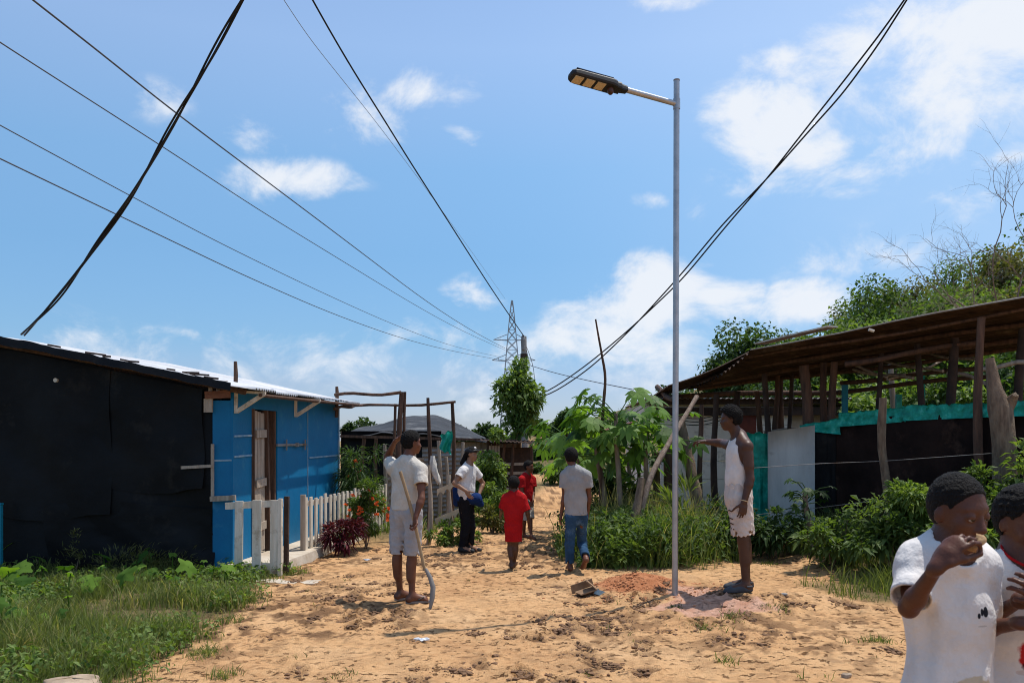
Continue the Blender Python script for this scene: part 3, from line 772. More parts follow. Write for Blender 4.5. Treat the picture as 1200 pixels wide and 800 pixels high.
uu, ww = np.meshgrid(np.linspace(0, 1, 40), np.linspace(0, 1, 14), indexing='ij')
mb = MB(); mb.grid(np.stack([-3.93 + 2.3 * uu, 19.6 + .12 * fbm(uu * 9, ww * 3, 3), -.05 + 1.80 * ww], -1), .01, (0, 1, 0)); mb.build('tarp_wall', M['blackplastic'], hut, smooth=True)
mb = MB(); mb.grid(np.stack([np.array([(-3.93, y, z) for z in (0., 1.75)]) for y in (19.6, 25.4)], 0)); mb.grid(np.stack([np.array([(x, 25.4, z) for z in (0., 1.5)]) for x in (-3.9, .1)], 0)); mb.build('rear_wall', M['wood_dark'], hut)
mb = MB(); mb.bar((-1.7, 19.8, .62), (.1, 19.8, .62), .03, 1.75); mb.build('board_wall', M['wood_grey'], hut)
mb = MB(); mb.bar((-3.9, 19.4, 1.63), (.1, 19.4, 1.53), .06, .06); mb.build('eave_pole', M['wood_brown'], hut)
for px in (426, 441, 572, 580): pole(px, 514, 19.45, .05, 'post', hut, M['wood_brown'])
shed = thing('plank_shed', 'small weathered plank shed with a ladder like opening behind the utility pole', 'shed', (.2, 19, 0))
mb = MB()
for i, px in enumerate((574, 577.5, 581, 583.5)):
    x = (px - CX) / F * 19; mb.bar((x, 19, .0), (x + .01, 19, 1.42), .058, .02, up=(0, 1, 0))
mb.build('plank_wall', M['wood_grey'], shed)
mb = MB()
for z in (.25, .45, .62, .8, 1.0): mb = MB(); mb.bar(((592 - CX) / F * 19, 18.98, z), ((622 - CX) / F * 19, 18.98, z + .02), .02, .06); mb.build('slat', M['wood_grey'], shed)
for px in (590.5, 600, 622): pole(px, 520, 18.95, .035, 'post', shed, M['wood_brown'])
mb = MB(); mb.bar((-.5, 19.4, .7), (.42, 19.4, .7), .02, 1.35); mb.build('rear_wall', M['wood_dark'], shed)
uu, ww = np.meshgrid(np.linspace(-.72, .55, 80), np.linspace(0, 1, 4), indexing='ij')
mb = MB(); mb.grid(np.stack([uu, 18.6 + 1.3 * ww, 1.50 - .05 * uu + .05 * ww + .012 * np.sin(uu * 70)], -1), .01); mb.build('roof', M['rust'], shed, smooth=True)
# ================================================================ street lamp
lb = np.array((1.565, 8.2, gz(1.565, 8.2)))
lamp = thing('street_lamp', 'tall thin galvanised lamp post with a black solar lamp head on its arm', 'street lamp', lb)
zt = CH + .42 * 8.2
mb = MB(); mb.tube([lb + (0, 0, -.2), lb + (.005, 0, 1.5), (1.577, 8.2, 3.2), (1.582, 8.2, zt)], .029, 16); pole_o = mb.build('pole', M['steel'], lamp, smooth=True)
mb = MB(); mb.tube([(1.582, 8.2, zt), (1.582, 8.2, zt + .012)], .031, 16); mb.build('pole_cap', M['oldzinc'], pole_o)
ja = np.array((1.582, 8.2, CH + (515 - 122) / F * 8.2)); je = np.array(((732 - CX) / F * 7.98, 7.98, CH + (515 - 105) / F * 7.98))
ad_ = unit(je - ja)
mb = MB(); mb.tube([ja, je + ad_ * .02], .026, 14); mb.build('arm', M['steel'], lamp, smooth=True)
mb = MB(); mb.tube([ja + (0, 0, -.05), ja + (0, 0, .05)], .034, 14); mb.build('clamp', M['steel'], lamp)
# head: long flat housing with rounded end; underside tilted to the street
hd_ = unit(np.array((ad_[0], ad_[1], ad_[2] * .95))); sdv = unit(np.cross(hd_, (0, 0, 1.))); upv = np.cross(sdv, hd_)
tl = R(-13); sdv, upv = sdv * math.cos(tl) + upv * math.sin(tl), upv * math.cos(tl) - sdv * math.sin(tl)
head0 = je
prof = [(-.02, .03, .026), (.05, .035, .032), (.052, .05, .036), (.10, .052, .034), (.105, .064, .036), (.15, .076, .037), (.50, .075, .033), (.54, .070, .030), (.565, .055, .024), (.575, .03, .012)]
rows = []
for s, hw, hh in prof:
    c = head0 + hd_ * s
    k = [(-1, -.55), (-1, .35), (-.8, 1), (.8, 1), (1, .35), (1, -.55), (.88, -1), (-.88, -1)]
    rows.append(np.array([c + sdv * hw * a + upv * hh * b for a, b in k]))
mb = MB(); v = np.concatenate(rows); n = 8
f = [(i * n + j, i * n + (j + 1) % n, (i + 1) * n + (j + 1) % n, (i + 1) * n + j) for i in range(len(rows) - 1) for j in range(n)]
mb.add(v, f); mb.add(rows[0], [tuple(range(8))]); mb.add(rows[-1], [tuple(range(8))[::-1]])
head = mb.build('lamp_head', M['lampblack'], lamp)
fr3 = np.stack([hd_, sdv, upv], 1)
for i in range(3):
    mb = MB(); c = head0 + hd_ * (.265 + .115 * i) - upv * .036; mb.box(c, (.085, .10, .010), fr3); mb.build('led_panel', M['led'], head)
mb = MB(); c = head0 + hd_ * .155 - upv * .04; mb.tube([c + upv * .01, c - upv * .035, c - upv * .05], (.032, .03, .018), 12); mb.build('motion_sensor', mat('sensor_dome', (.09, .035, .02), (.05, .02, .012), 20, .3), head, smooth=True)
mb = MB(); mb.box(head0 + hd_ * .34 + upv * .038, (.38, .13, .008), fr3); mb.build('solar_panel', mat('solar_cells', (.015, .02, .05), (.01, .012, .03), 30, .2, spec=.5), head)
mb = MB()
for i in range(4): mb.box(head0 + hd_ * .075 + sdv * (.03 - .02 * i) + upv * .034, (.04, .005, .01), fr3)
mb.build('cooling_fin', M['lampblack'], head)

# ================================================================ utility pole, cables, tower
ub = np.array(((613 - CX) / F * 22, 22., gz(.29, 22)))
up_ = thing('utility_pole', 'grey concrete utility pole rising out of the leafy column tree', 'utility pole', ub)
zt = CH + (515 - 394) / F * 22
mb = MB(); mb.tube([ub + (.08, 0, -.2), ub + (.04, 0, 2), (ub[0] + .02, 22, zt)], (.10, .085, .07), 12); mb.build('shaft', M['concrete_pole'], up_, smooth=True)
mb = MB(); mb.tube([(ub[0] + .02, 22, zt - .75), (ub[0] + .02, 22, zt - .45)], .095, 10); mb.build('clamp_band', M['wood_dark'], up_)
mb = MB(); mb.tube([(ub[0] + .0, 21.9, zt - .35), (ub[0], 21.9, zt - .1), (ub[0], 21.9, zt + .02)], (.05, .06, .03), 8); mb.build('insulator', M['greystone'], up_)
mb = MB()
for q in range(3):
    t = np.linspace(0, 1, 12); a = np.array((ub[0] + .06, 22., zt - .2)); mb.tube(np.stack([a[0] + (.05 + .09 * q) * np.sin(t * 3.1), a[1] - .1 * np.sin(t * 3.1), a[2] - 2.6 * t * (1 - .15 * q)], 1), .007, 5)
mb.build('drop_wire', M['cable'], up_, smooth=True)


def wire(pts, Ya, Yb, r, n=48, twist=0, strands=1, sep=.02, ext=6):
    pts = np.asarray(pts, float); d = np.r_[0, np.cumsum(np.hypot(*np.diff(pts, axis=0).T))]; d /= d[-1]
    t = np.linspace(0, 1, n)
    # smooth the traced line
    px = np.interp(t, d, pts[:, 0]); py = np.interp(t, d, pts[:, 1])
    for _ in range(6):
        px[1:-1] = (px[:-2] + 2 * px[1:-1] + px[2:]) / 4; py[1:-1] = (py[:-2] + 2 * py[1:-1] + py[2:]) / 4
    Y = 1 / (1 / Ya + (1 / Yb - 1 / Ya) * t)
    p = np.stack([P(a, b, c) for a, b, c in zip(px, py, Y)])
    # carry the cable on past the edge of the picture in a straight run
    e = unit(p[-1] - p[-2]); p = np.concatenate([p, p[-1] + e * np.linspace(.1, 1, 4)[:, None] * ext])
    mb = MB()
    if strands == 1: mb.tube(p, r, 6, cap=False)
    else:
        m = 400; s = np.r_[0, np.cumsum(np.linalg.norm(np.diff(p, axis=0), axis=1))]; q = np.stack([np.interp(np.linspace(0, s[-1], m), s, p[:, k]) for k in range(3)], 1)
        tt = unit(np.gradient(q, axis=0)); a = unit(np.cross(tt, (0, 0, 1.))); b = np.cross(tt, a); ss = np.linspace(0, s[-1], m)
        for k in range(strands):
            ph = ss * twist + 2 * np.pi * k / strands + .8 * np.sin(ss * .9 + k); w = sep * (.6 + .5 * np.sin(ss * 1.3 + 2 * k))
            mb.tube(q + a * (np.cos(ph) * w)[:, None] + b * (np.sin(ph) * w)[:, None], r, 6, cap=False)
    return mb


single(wire([(26, 392), (50, 369), (75, 341), (110, 292), (150, 236), (200, 151), (242, 78), (285, 0), (330, -90), (395, -220)], 9.9, 6.6, .0105, strands=3, twist=2.4, sep=.022), 'power_cable', M['cable'], (-5.6, 10, 2.8), 'thick black twisted cable climbing steeply from the black shack roof', 'cable', smooth=True)
single(wire([(614, 394), (603, 378), (580, 345), (550, 298), (515, 243), (480, 189), (450, 140), (420, 93), (392, 46), (366, 0), (320, -85), (270, -180)], 21.9, 8., .012), 'power_cable', M['cable'], (.3, 22, 4.2), 'black cable running down the middle of the sky to the pole top', 'cable', smooth=True)
single(wire([(592, 408), (560, 393), (500, 354), (400, 278), (300, 203), (200, 128), (100, 48), (38, 0), (-80, -95)], 60, 9, .013), 'power_line', M['wire'], (-.5, 60, 8), 'uppermost long thin line slanting across the left sky', 'cable', 'thin power lines', smooth=True)
single(wire([(592, 410), (540, 388), (480, 354), (400, 305), (300, 244), (200, 178), (100, 114), (0, 50), (-120, -30)], 62, 9.5, .0095), 'power_line', M['wire'], (-.5, 62, 8), 'second long thin line from the top in the left sky', 'cable', 'thin power lines', smooth=True)
single(wire([(585, 418), (530, 407), (450, 376), (350, 330), (250, 281), (150, 228), (50, 174), (0, 147), (-120, 80)], 64, 11, .009), 'power_line', M['wire'], (-.9, 64, 7.5), 'third long thin line from the top in the left sky', 'cable', 'thin power lines', smooth=True)
single(wire([(590, 422), (540, 414), (470, 397), (380, 364), (280, 320), (180, 272), (90, 229), (0, 186), (-120, 128)], 64, 11, .011), 'power_line', M['wire'], (-.9, 64, 7.5), 'lowest long thin line in the left sky, ending near the tower', 'cable', 'thin power lines', smooth=True)
single(wire([(592, 350), (560, 305), (500, 222), (440, 142), (400, 92), (360, 42), (330, -4), (270, -95)], 70, 14, .008), 'power_line', mat('faint_wire', (.3, .36, .45), (.25, .3, .38), 3, .6), (-.5, 70, 13), 'very faint thin line beside the middle cable', 'cable', 'thin power lines', smooth=True)
for dx, lb_ in ((0, 'upper of the two black cables climbing to the top right corner'), (5, 'lower of the two black cables climbing to the top right corner')):
    pts = [(616, 468), (640, 461), (690, 426), (740, 384), (800, 327), (850, 266), (900, 208), (950, 144), (985, 100 + dx), (1030, 42 + dx * 1.3), (1060 + dx, 0), (1120 + dx, -90), (1175 + dx, -180)]
    pts = [(x + dx * .6 * math.sin(x * .021), y + dx * math.sin(x * .021)) for x, y in pts]
    single(wire(pts, 21.9, 12., .0145, n=90), 'power_cable', M['cable'], (.4, 22, 2.6), lb_, 'cable', 'paired black cables', smooth=True)
single(wire([(618, 427), (650, 437), (690, 446), (740, 456)], 21.9, 14.5, .008, n=20, ext=.1), 'service_wire', M['wire'], (.4, 22, 3.4), 'short thin wire from the utility pole towards the papaya crown', 'cable', smooth=True)

# lattice tower far away
tb = np.array((.0, 150., gz(0, 150))); tow = thing('lattice_tower', 'distant grey lattice power tower behind the leafy column tree', 'tower', tb)
mb = MB(); zt = CH + .163 * 150; H_ = zt - tb[2]


def tw(z): return 2.1 * (1 - z / H_) ** .9 + .12 if z < H_ else .1


lv = np.linspace(0, H_, 15)
for i in range(14):
    for sx, sy in ((1, 1), (1, -1), (-1, 1), (-1, -1)):
        a, b = tw(lv[i]), tw(lv[i + 1]); mb.bar(tb + (sx * a, sy * a, lv[i]), tb + (sx * b, sy * b, lv[i + 1]), .14, .14)
    for s in (1, -1):
        a, b = tw(lv[i]), tw(lv[i + 1])
        mb.bar(tb + (-s * a, -a, lv[i]), tb + (s * b, -b, lv[i + 1]), .09, .09); mb.bar(tb + (-s * a, a, lv[i]), tb + (s * b, b, lv[i + 1]), .09, .09)
    mb.bar(tb + (-tw(lv[i]), -tw(lv[i]), lv[i]), tb + (tw(lv[i]), -tw(lv[i]), lv[i]), .08, .08)
mb.build('mast', M['lattice'], tow)
for z, l, sgn in ((CH + .117 * 150, 3.3, -1), (CH + .117 * 150, 2.2, 1), (CH + .093 * 150, 3.2, -1), (CH + .093 * 150, 4.0, 1)):
    mb = MB(); zz = z - tb[2]; r = tw(zz); e = tb + (sgn * (r + l * .75), 0, zz)
    mb.bar(tb + (sgn * r, -r * .6, zz + .9), e, .1, .1); mb.bar(tb + (sgn * r, -r * .6, zz - .1), e, .1, .1); mb.bar(tb + (sgn * r, r * .6, zz - .1), e, .1, .1); mb.bar(tb + (sgn * (r + l * .4), 0, zz - .05), tb + (sgn * (r + l * .4), 0, zz + .45), .07, .07)
    mb.build('cross_arm', M['lattice'], tow)

# ================================================================ RIGHT: open shed
bn = thing('pole_shed', 'open roadside shed of rough posts under a long rusty corrugated roof', 'shed', (5, 12.5, .3))
RN, RF, RNr, RFr = P(880, 409, 12.3), P(806, 455, 15.9), P(1345, 323, 9.5), P(1328, 390, 12.5)
nu, nv = 60, 150
uu, ww = np.meshgrid(np.linspace(0, 1, nu), np.linspace(0, 1, nv), indexing='ij'); uu3, ww3 = uu[..., None], ww[..., None]
pos = (RN * (1 - uu3) + RNr * uu3) * (1 - ww3) + (RF * (1 - uu3) + RFr * uu3) * ww3
pos[..., 2] += .024 * np.sin(ww * 2 * np.pi * 17) + .03 * (fbm(uu * 4, ww * 2, 3) - .5) - .012 * np.sin(uu * np.pi * 2.2 + .6) * (1 - ww) + .02 * np.floor(uu * 4)/4 - .10 * np.sin(ww * np.pi) * sstep(.3, 0, uu)
mb = MB(); mb.grid(pos, .006); mb.build('corrugated_roof', M['rust'], bn, smooth=True)
# a second, lower sheet beyond its left end
A0, A1, B0, B1 = P(783, 452, 15.0), P(884, 409, 13.2), P(762, 466, 18.), P(870, 430, 16.5)
uu, ww = np.meshgrid(np.linspace(0, 1, 20), np.linspace(0, 1, 110), indexing='ij'); u3, w3 = uu[..., None], ww[..., None]
pos = (A0 * (1 - u3) + A1 * u3) * (1 - w3) + (B0 * (1 - u3) + B1 * u3) * w3; pos[..., 2] += .018 * np.sin(ww * 2 * np.pi * 16) - .05 * np.sin(uu * np.pi)
mb = MB(); mb.grid(pos, .006); mb.build('lower_roof_sheet', M['rust'], bn, smooth=True)
mb = MB(); mb.bar(P(890, 405, 13.0) + (0, 0, .03), P(976, 385, 11.7) + (0, 0, .03), .2, .02); mb.build('roof_plank', M['wood_pale'], bn)
mb = MB(); mb.tube([P(1018, 386, 11.1), P(1024, 388, 11.1)], .02, 6); mb.build('nail_block', M['wood_pale'], bn)


def roof_at(u, w): return (RN * (1 - u) + RNr * u) * (1 - w) + (RF * (1 - u) + RFr * u) * w


mb = MB(); t = np.linspace(0, 1, 30); q = np.stack([roof_at(a, 0.) for a in t]) + np.array((-.01, -.012, .0)); q[:, 2] += .03 * (fbm(t * 4, t * 0, 3) - .5) - .012 * np.sin(t * np.pi * 2.2 + .6) + .005; mb.tube(q, .011, 6); mb.build('roof_edge', M['oldzinc'], bn, smooth=True)
for w_, r_ in ((.10, .022), (.36, .035), (.66, .04), (.93, .035)):
    t = np.linspace(.02, .98, 14); q = np.stack([roof_at(a, w_) for a in t]) - np.array((0, 0, .075)); q[:, 2] += .02 * np.sin(t * 9 + w_ * 7); mb = MB(); mb.tube(q, r_, 7, knob=.35); mb.build('purlin', M['wood_brown'], bn, smooth=True)



for px, yt, Y, r, m in ((820, 474, 13.6, .04, 'wood_brown'), (838, 462, 14.6, .055, 'wood_dark'), (866, 458, 15.2, .07, 'wood_dark'), (888, 458, 15.0, .05, 'wood_brown'), (897, 438, 13.6, .05, 'wood_dark'), (909, 437, 14.8, .05, 'wood_brown'), (916, 437, 14.9, .06, 'wood_brown'),
                        (926, 436, 14.6, .04, 'wood_dark'), (944, 428, 12.8, .085, 'wood_brown'), (968, 425, 12.9, .055, 'wood_brown'), (977, 424, 12.7, .06, 'wood_brown'), (1030, 414, 12.4, .04, 'wood_dark'), (1076, 403, 12.0, .05, 'wood_dark'), (1118, 396, 11.6, .065, 'wood_dark'), (1149, 372, 10.55, .055, 'wood_brown'),
                        (1198, 385, 11.0, .06, 'wood_dark'), (1046, 425, 14.5, .05, 'wood_grey')):
    pole(px, yt, Y, r, 'post', bn, M[m], lean=RNG.uniform(-.06, .06))
sticks = [((770, 466, 17), (985, 458, 15), .05), ((985, 447, 14), (1165, 432, 12.3), .035), ((960, 460, 14.5), (1170, 441, 12.6), .035), ((975, 432, 15), (1060, 440, 13), .025), ((990, 425, 12), (1150, 402, 11.5), .04), ((1020, 418, 14), (1105, 437, 12.2), .022), ((1080, 412, 13.5), (1150, 423, 12), .022), ((1000, 432, 14), (1070, 445, 12.4), .022),
          ((1040, 447, 13), (1110, 420, 14), .02), ((985, 425, 14.), (1040, 440, 13.), .02), ((1110, 435, 12), (1160, 450, 11.6), .025), ((1150, 430, 11), (1210, 426, 10.6), .03), ((770, 455, 17.5), (790, 468, 15), .05), ((895, 505, 14.8), (980, 503, 14.4), .03)]
for a, b, r in sticks:
    a, b = P(*a), P(*b); t = np.linspace(0, 1, 8)[:, None]; mb = MB(); mb.tube(a + (b - a) * t + np.array((0, 0, 1.)) * .03 * np.sin(t * 5 + RNG.random() * 6), r, 7, knob=.35); mb.build('beam', M['wood_brown'] if r > .03 else M['wood_grey'], bn, smooth=True)
for px, yt, yb, Y, m in ((990, 446, 500, 14, 'teal'), (1080, 440, 500, 13.4, 'greentarp'), (1053, 462, 500, 14, 'greentarp')):
    mb = MB(); a = P(px, yt, Y); mb.bar((a[0], Y, .3), a, .085, .06, up=(0, 1, 0)); mb.build('painted_post', M[m], bn)
# cladding of the shed: dark sheet, grey fibre board, netting
def wall_sheet(name, a, b, m, wr=.03, nx=40, nz=16, parent=None, th=.012):
    """a, b = (px, ytop, Y, ybottom or None)"""
    uu, ww = np.meshgrid(np.linspace(0, 1, nx), np.linspace(0, 1, nz), indexing='ij')
    ta, tb_ = P(a[0], a[1], a[2]), P(b[0], b[1], b[2])
    ba = ta.copy(); bb = tb_.copy(); ba[2] = gz(*ta[:2]) - .05 if len(a) < 4 else P(a[0], a[3], a[2])[2]; bb[2] = gz(*tb_[:2]) - .05 if len(b) < 4 else P(b[0], b[3], b[2])[2]
    u3, w3 = uu[..., None], ww[..., None]
    pos = (ba * (1 - u3) + bb * u3) * (1 - w3) + (ta * (1 - u3) + tb_ * u3) * w3
    pos[..., 1] += wr * 2 * (fbm(uu * nx * .16 + a[0], ww * nz * .2, 3) - .5); pos[..., 2] += (wr * .9 * (fbm(uu * nx * .2, ww * 0 + a[1], 3) - .5)) * ww
    mb = MB(); mb.grid(pos, th, (0, 1, 0)); return mb.build(name, M[m], parent or bn, smooth=True)


M['darksheet'] = mat('dark_sheet', (.034, .019, .015), (.013, .008, .007), 1.8, .75, .5, 5, spec=.06, c3=(.075, .042, .03), s3=1.5, t3=.62)
wall_sheet('dark_sheet_wall', (980, 491, 12.5), (1185, 484, 10.3), 'darksheet', .05, 70, 30)
wall_sheet('dark_sheet_wall', (1178, 484, 10.45), (1290, 482, 9.4), 'darksheet', .05, 50, 30)
wall_sheet('black_sheet_wall', (953, 503, 12.62), (983, 495, 12.52), 'blackplastic', .02)
wall_sheet('fibre_board', (900, 506, 12.55), (955, 498, 12.35), 'fibre', .004, 6, 6, th=.01)
wall_sheet('netting_wall', (862, 504, 12.95), (906, 508, 12.75), 'greentarp', .09)
wall_sheet('netting_strip', (982, 484, 12.40, 500), (1062, 477, 11.52, 494), 'greentarp', .05, 90, 14)
wall_sheet('netting_strip', (1058, 476, 11.55, 493), (1150, 472, 10.58, 489), 'greentarp', .05, 90, 14)
wall_sheet('netting_strip', (1150, 472, 10.58, 489), (1240, 469, 9.75, 486), 'greentarp', .05, 70, 14)
wall_sheet('netting_strip', (938, 498, 12.7, 504), (985, 490, 12.38, 509), 'greentarp', .06, 30, 8)

# block wall house behind, with dark eave
bh = thing('block_house', 'pale block walled house standing behind the pole shed', 'house', (3.9, 17, 0))
mb = MB()
for r_ in range(6):
    z0 = .05 + r_ * .36; mb.box((4.25, 17, z0 + .176), (2.6, .14, .352))
mb.build('block_wall', M['whitewall'], bh)
mb = MB(); mb.box((6.3, 17.1, 1.05), (1.5, .1, 2.1)); mb.build('board_wall', mat('pale_board', (.6, .47, .36), (.42, .31, .22), 3, .85, .3, 30), bh)
mb = MB(); mb.box((4.62, 16.9, 1.1), (.42, .06, 1.9)); mb.build('doorway', mat('rust_red_door', (.16, .035, .02), (.08, .02, .014), 4, .7), bh)
mb = MB(); mb.bar((2.7, 16.8, 2.29), (7.1, 16.8, 2.33), .1, .12); mb.bar((2.85, 16.85, 2.1), (7., 16.85, 2.12), .08, .16); mb.build('eave_beam', M['wood_dark'], bh)
uu, ww = np.meshgrid(np.linspace(2.6, 7.3, 120), np.linspace(0, 1, 5), indexing='ij'); mb = MB(); mb.grid(np.stack([uu, 16.6 + 3.4 * ww, 2.36 - .05 * ww + .015 * np.sin(uu * 60)], -1), .01); mb.build('roof', M['oldzinc'], bh, smooth=True)
mb = MB(); t = np.linspace(0, 1, 12)
for k in range(3): mb.tube(np.stack([P(785, 477 + 3 * k, 15.5)[0] + 1.1 * t, 15.9 + 0 * t, P(785, 482 + 4 * k, 15.5)[2] - .12 * np.sin(t * np.pi)], 1), .008, 5)
mb.build('hanging_wire', M['cable'], bh)
mb = MB(); mb.bar((2.72, 17.2, 1.15), (2.72, 20, 1.15), .1, 2.25); mb.build('side_wall', M['whitewall'], bh)

# leaning logs and stakes by the papaya
def log(name, pts, r, m, label, cat='log', grp=None):
    mb = MB(); p = np.stack([P(*q) for q in pts]); d = np.linspace(0, 1, len(p)); t = np.linspace(0, 1, 16)
    q = np.stack([np.interp(t, d, p[:, k]) for k in range(3)], 1); q[2:-2] = (q[:-4] + q[1:-3] + q[2:-2] + q[3:-1] + q[4:]) / 5
    mb.tube(q, np.interp(t, np.linspace(0, 1, len(r)), r), 9, knob=.3); return single(mb, name, m, q[0], label, cat, grp, smooth=True)


log('leaning_log', [(744, 650, 11.0), (756, 570, 11.1), (780, 525, 11.4), (817, 464, 12.)], (.045, .042, .036, .032), M['bark_dry'], 'bare pale log leaning up behind the lamp post')
log('tree_stump', [(735, 668, 10.9), (742, 620, 10.95), (748, 585, 11.05), (752, 560, 11.1)], (.075, .06, .05, .04), M['bark'], 'twisted brown trunk standing in the tall grass under the papaya leaves', 'stump')
log('leaning_log', [(828, 636, 12.5), (815, 575, 12.6), (797, 490, 12.9)], (.10, .085, .07), M['bark'], 'thick brown trunk leaning left behind the lamp post', 'trunk')
log('garden_stake', [(703, 640, 12.6), (705, 480, 12.6), (711, 447, 12.6), (706, 420, 12.6), (698, 374, 12.6)], (.03, .024, .022, .018, .012), M['wood_brown'], 'thin crooked stake sticking up above the papaya leaves', 'stake')
for px, yt, Y, r, lbl in ((768, 530, 13.4, .06, 'brown post left of two behind the lamp post'), (783, 505, 13.8, .09, 'broad brown post close behind the lamp post')):
    x = (px - CX) / F * Y; mb = MB(); mb.tube([(x, Y, gz(x, Y) - .1), (x + .02, Y, .8), (x, Y, CH - (yt - HY) / F * Y)], r, 9, knob=.25); single(mb, 'fence_post', M['wood_brown'], (x, Y, 0), lbl, 'post', 'brown posts behind the lamp', smooth=True)
ps = thing('roof_scrap', 'scrap of rusty roof sheet on stakes among the papaya leaves', 'roof sheet', P(735, 560, 13.6))
uu, ww = np.meshgrid(np.linspace(0, 1, 12), np.linspace(0, 1, 40), indexing='ij'); a, b = P(706, 505, 13.4), P(757, 490, 13.6)
mb = MB(); mb.grid(np.stack([a[0] + (b[0] - a[0]) * uu, 13.4 + 1.0 * ww, a[2] + (b[2] - a[2]) * uu + .02 * np.sin(ww * 50) - .1 * ww], -1), .008); mb.build('sheet', mat('red_sheet', (.16, .06, .04), (.09, .035, .025), 4, .6), ps, smooth=True)
for px in (716, 750): pole(px, 498, 13.7, .03, 'stake', ps, M['wood_brown'])
# wire fence in front of the shed
wf = thing('wire_fence', 'sagging barbed wire strung on gnarled stumps before the dark shed wall', 'fence', (4.3, 10.4, .3))
pole(1036, 466, 10.6, .052, 'stump_post', wf, M['bark'], lean=.05, knob=.6)
mb = MB(); mb.tube([P(1180, 640, 9.6), P(1176, 520, 9.6), P(1171, 478, 9.6), P(1166, 452, 9.65), P(1160, 420, 9.7)], (.14, .12, .12, .08, .05), 10, knob=.5); mb.tube([P(1172, 490, 9.6), P(1184, 470, 9.6), P(1190, 462, 9.5)], (.09, .06, .03), 8, knob=.5); mb.build('stump_post', M['bark'], wf, smooth=True)
for pts in ([(884, 548, 11.3), (960, 543, 11.), (1036, 540, 10.6), (1176, 530, 9.6)], [(884, 603, 11.3), (940, 597, 11.), (1036, 585, 10.6), (1176, 566, 9.6)]):
    mb = MB(); p = np.stack([P(*q) for q in pts]); t = np.linspace(0, len(p) - 1, 30); mb.tube(np.stack([np.interp(t, range(len(p)), p[:, k]) for k in range(3)], 1), .004, 5, cap=False); mb.build('strand', M['oldzinc'], wf, smooth=True)

# litter on the clay
g = on_ground(690, 697); mb = MB(); r3 = np.array(Matrix.Rotation(R(20), 3, 'Z') @ Matrix.Rotation(R(-14), 3, 'Y'))
cb = thing('cardboard_box', 'torn brown cardboard box lying open on the clay by the soil heap', 'box', g)
mb.box(g + (-.02, 0, .045), (.2, .16, .012), r3); mb.box(g + (-.06, .08, .075), (.24, .012, .09), r3); mb.box(g + (.03, .0, .10), (.14, .15, .01), np.array(Matrix.Rotation(R(40), 3, 'Y'))); mb.build('box_body', M['card'], cb)
mb = MB(); mb.box(g + (.11, -.05, .03), (.1, .07, .05), np.array(Matrix.Rotation(R(30), 3, 'Z') @ Matrix.Rotation(R(20), 3, 'Y'))); mb.build('plastic_scrap', M['litterblue'], cb)
for px, py, m, lbl in ((494, 753, 'litter', 'crumpled white wrapper on the clay in the middle of the path'), (430, 658, 'litter', 'tiny white scrap on the clay below the flowering bush')):
    g = on_ground(px, py); uu, ww = np.meshgrid(np.linspace(0, 1, 9), np.linspace(0, 1, 7), indexing='ij'); sc = .09 if px == 494 else .06
    mb = MB(); mb.grid(np.stack([g[0] + sc * (uu - .5) + .02 * np.sin(ww * 9), g[1] + sc * .8 * (ww - .5), g[2] + .012 + .035 * fbm(uu * 4 + px, ww * 4, 3)], -1), .003); single(mb, 'wrapper', M[m], g, lbl, 'wrapper')
# ================================================================ vegetation
def scatter(n, x0, x1, y0, y1, mask=None):
    x = RNG.uniform(x0, x1, n); y = RNG.uniform(y0, y1, n)
    if mask is not None:
        k = RNG.random(n) < mask(x, y); x, y = x[k], y[k]
    return np.stack([x, y, ground_z(x, y)], 1)


def grass(name, p, h0, h1, w, m, label, loc, clumpy=.6, lean=(.15, .9)):
    n = len(p); c = fbm(p[:, 0] * 2.2 + 5, p[:, 1] * 2.2 + 1, 3)
    h = (h0 + (h1 - h0) * RNG.random(n) ** 1.5) * (1 - clumpy + 2 * clumpy * sstep(.3, .72, c))
    mb = MB(); add_blades(mb, p - np.array((0, 0, .01)), h, w * (.6 + .8 * RNG.random(n)), RNG.uniform(lean[0], lean[1], n), np.clip(.15 + .7 * RNG.random(n) + .5 * (c - .5), 0, 1))
    return single(mb, name, M[m], loc, label, 'grass', None, 'stuff', smooth=True)


gl = lambda x, y: grass_mask(x, y) ** 1.3 * sstep(.28, .5, fbm(x * 1.6 + 4, y * 1.6 + 8, 3) + .25 * sstep(-3, -4.5, x))
p = scatter(85000, -6.6, -2.0, 4.5, 10.0, gl)
p = p[p[:, 0] > -.68 * p[:, 1] - .3]
grass('grass', p, .05, .20, .0065, 'grass', 'short dry green grass before the black plastic wall', (-4, 7.5, 0))
q_ = p[RNG.random(len(p)) < .05]; q_ = np.repeat(q_[fbm(q_[:, 0] * 1.5 + 40, q_[:, 1] * 1.5, 3) > .5], 7, 0); n = len(q_); q_ = q_ + RNG.normal(0, .04, (n, 3)) * (1, 1, 0) + np.array((0, 0, 1.)) * RNG.uniform(.02, .13, (n, 1))
mb = MB(); add_leaves(mb, q_, unit(rand_dirs(n) + (0, 0, .35)), unit(np.array((0, 0, 1.)) + .6 * rand_dirs(n)), .03 + .06 * RNG.random(n), .015 + .03 * RNG.random(n), RNG.random(n), .15, .3)
single(mb, 'weed_leaves', M['leaf_bright'], (-4, 7.5, 0), 'small broad leaved weeds mixed into the left grass', 'weeds', None, 'stuff')
q_ = scatter(9000, -6.6, -2.2, 4.8, 10., lambda x, y: grass_mask(x, y) * sstep(.5, .62, fbm(x * 1.3 + 70, y * 1.3, 3)))
grass('dry_grass', q_, .06, .17, .006, 'seed', 'straw coloured dry stalks in patches of the left grass', (-4, 7.5, 0), .4, (.4, 1.4))
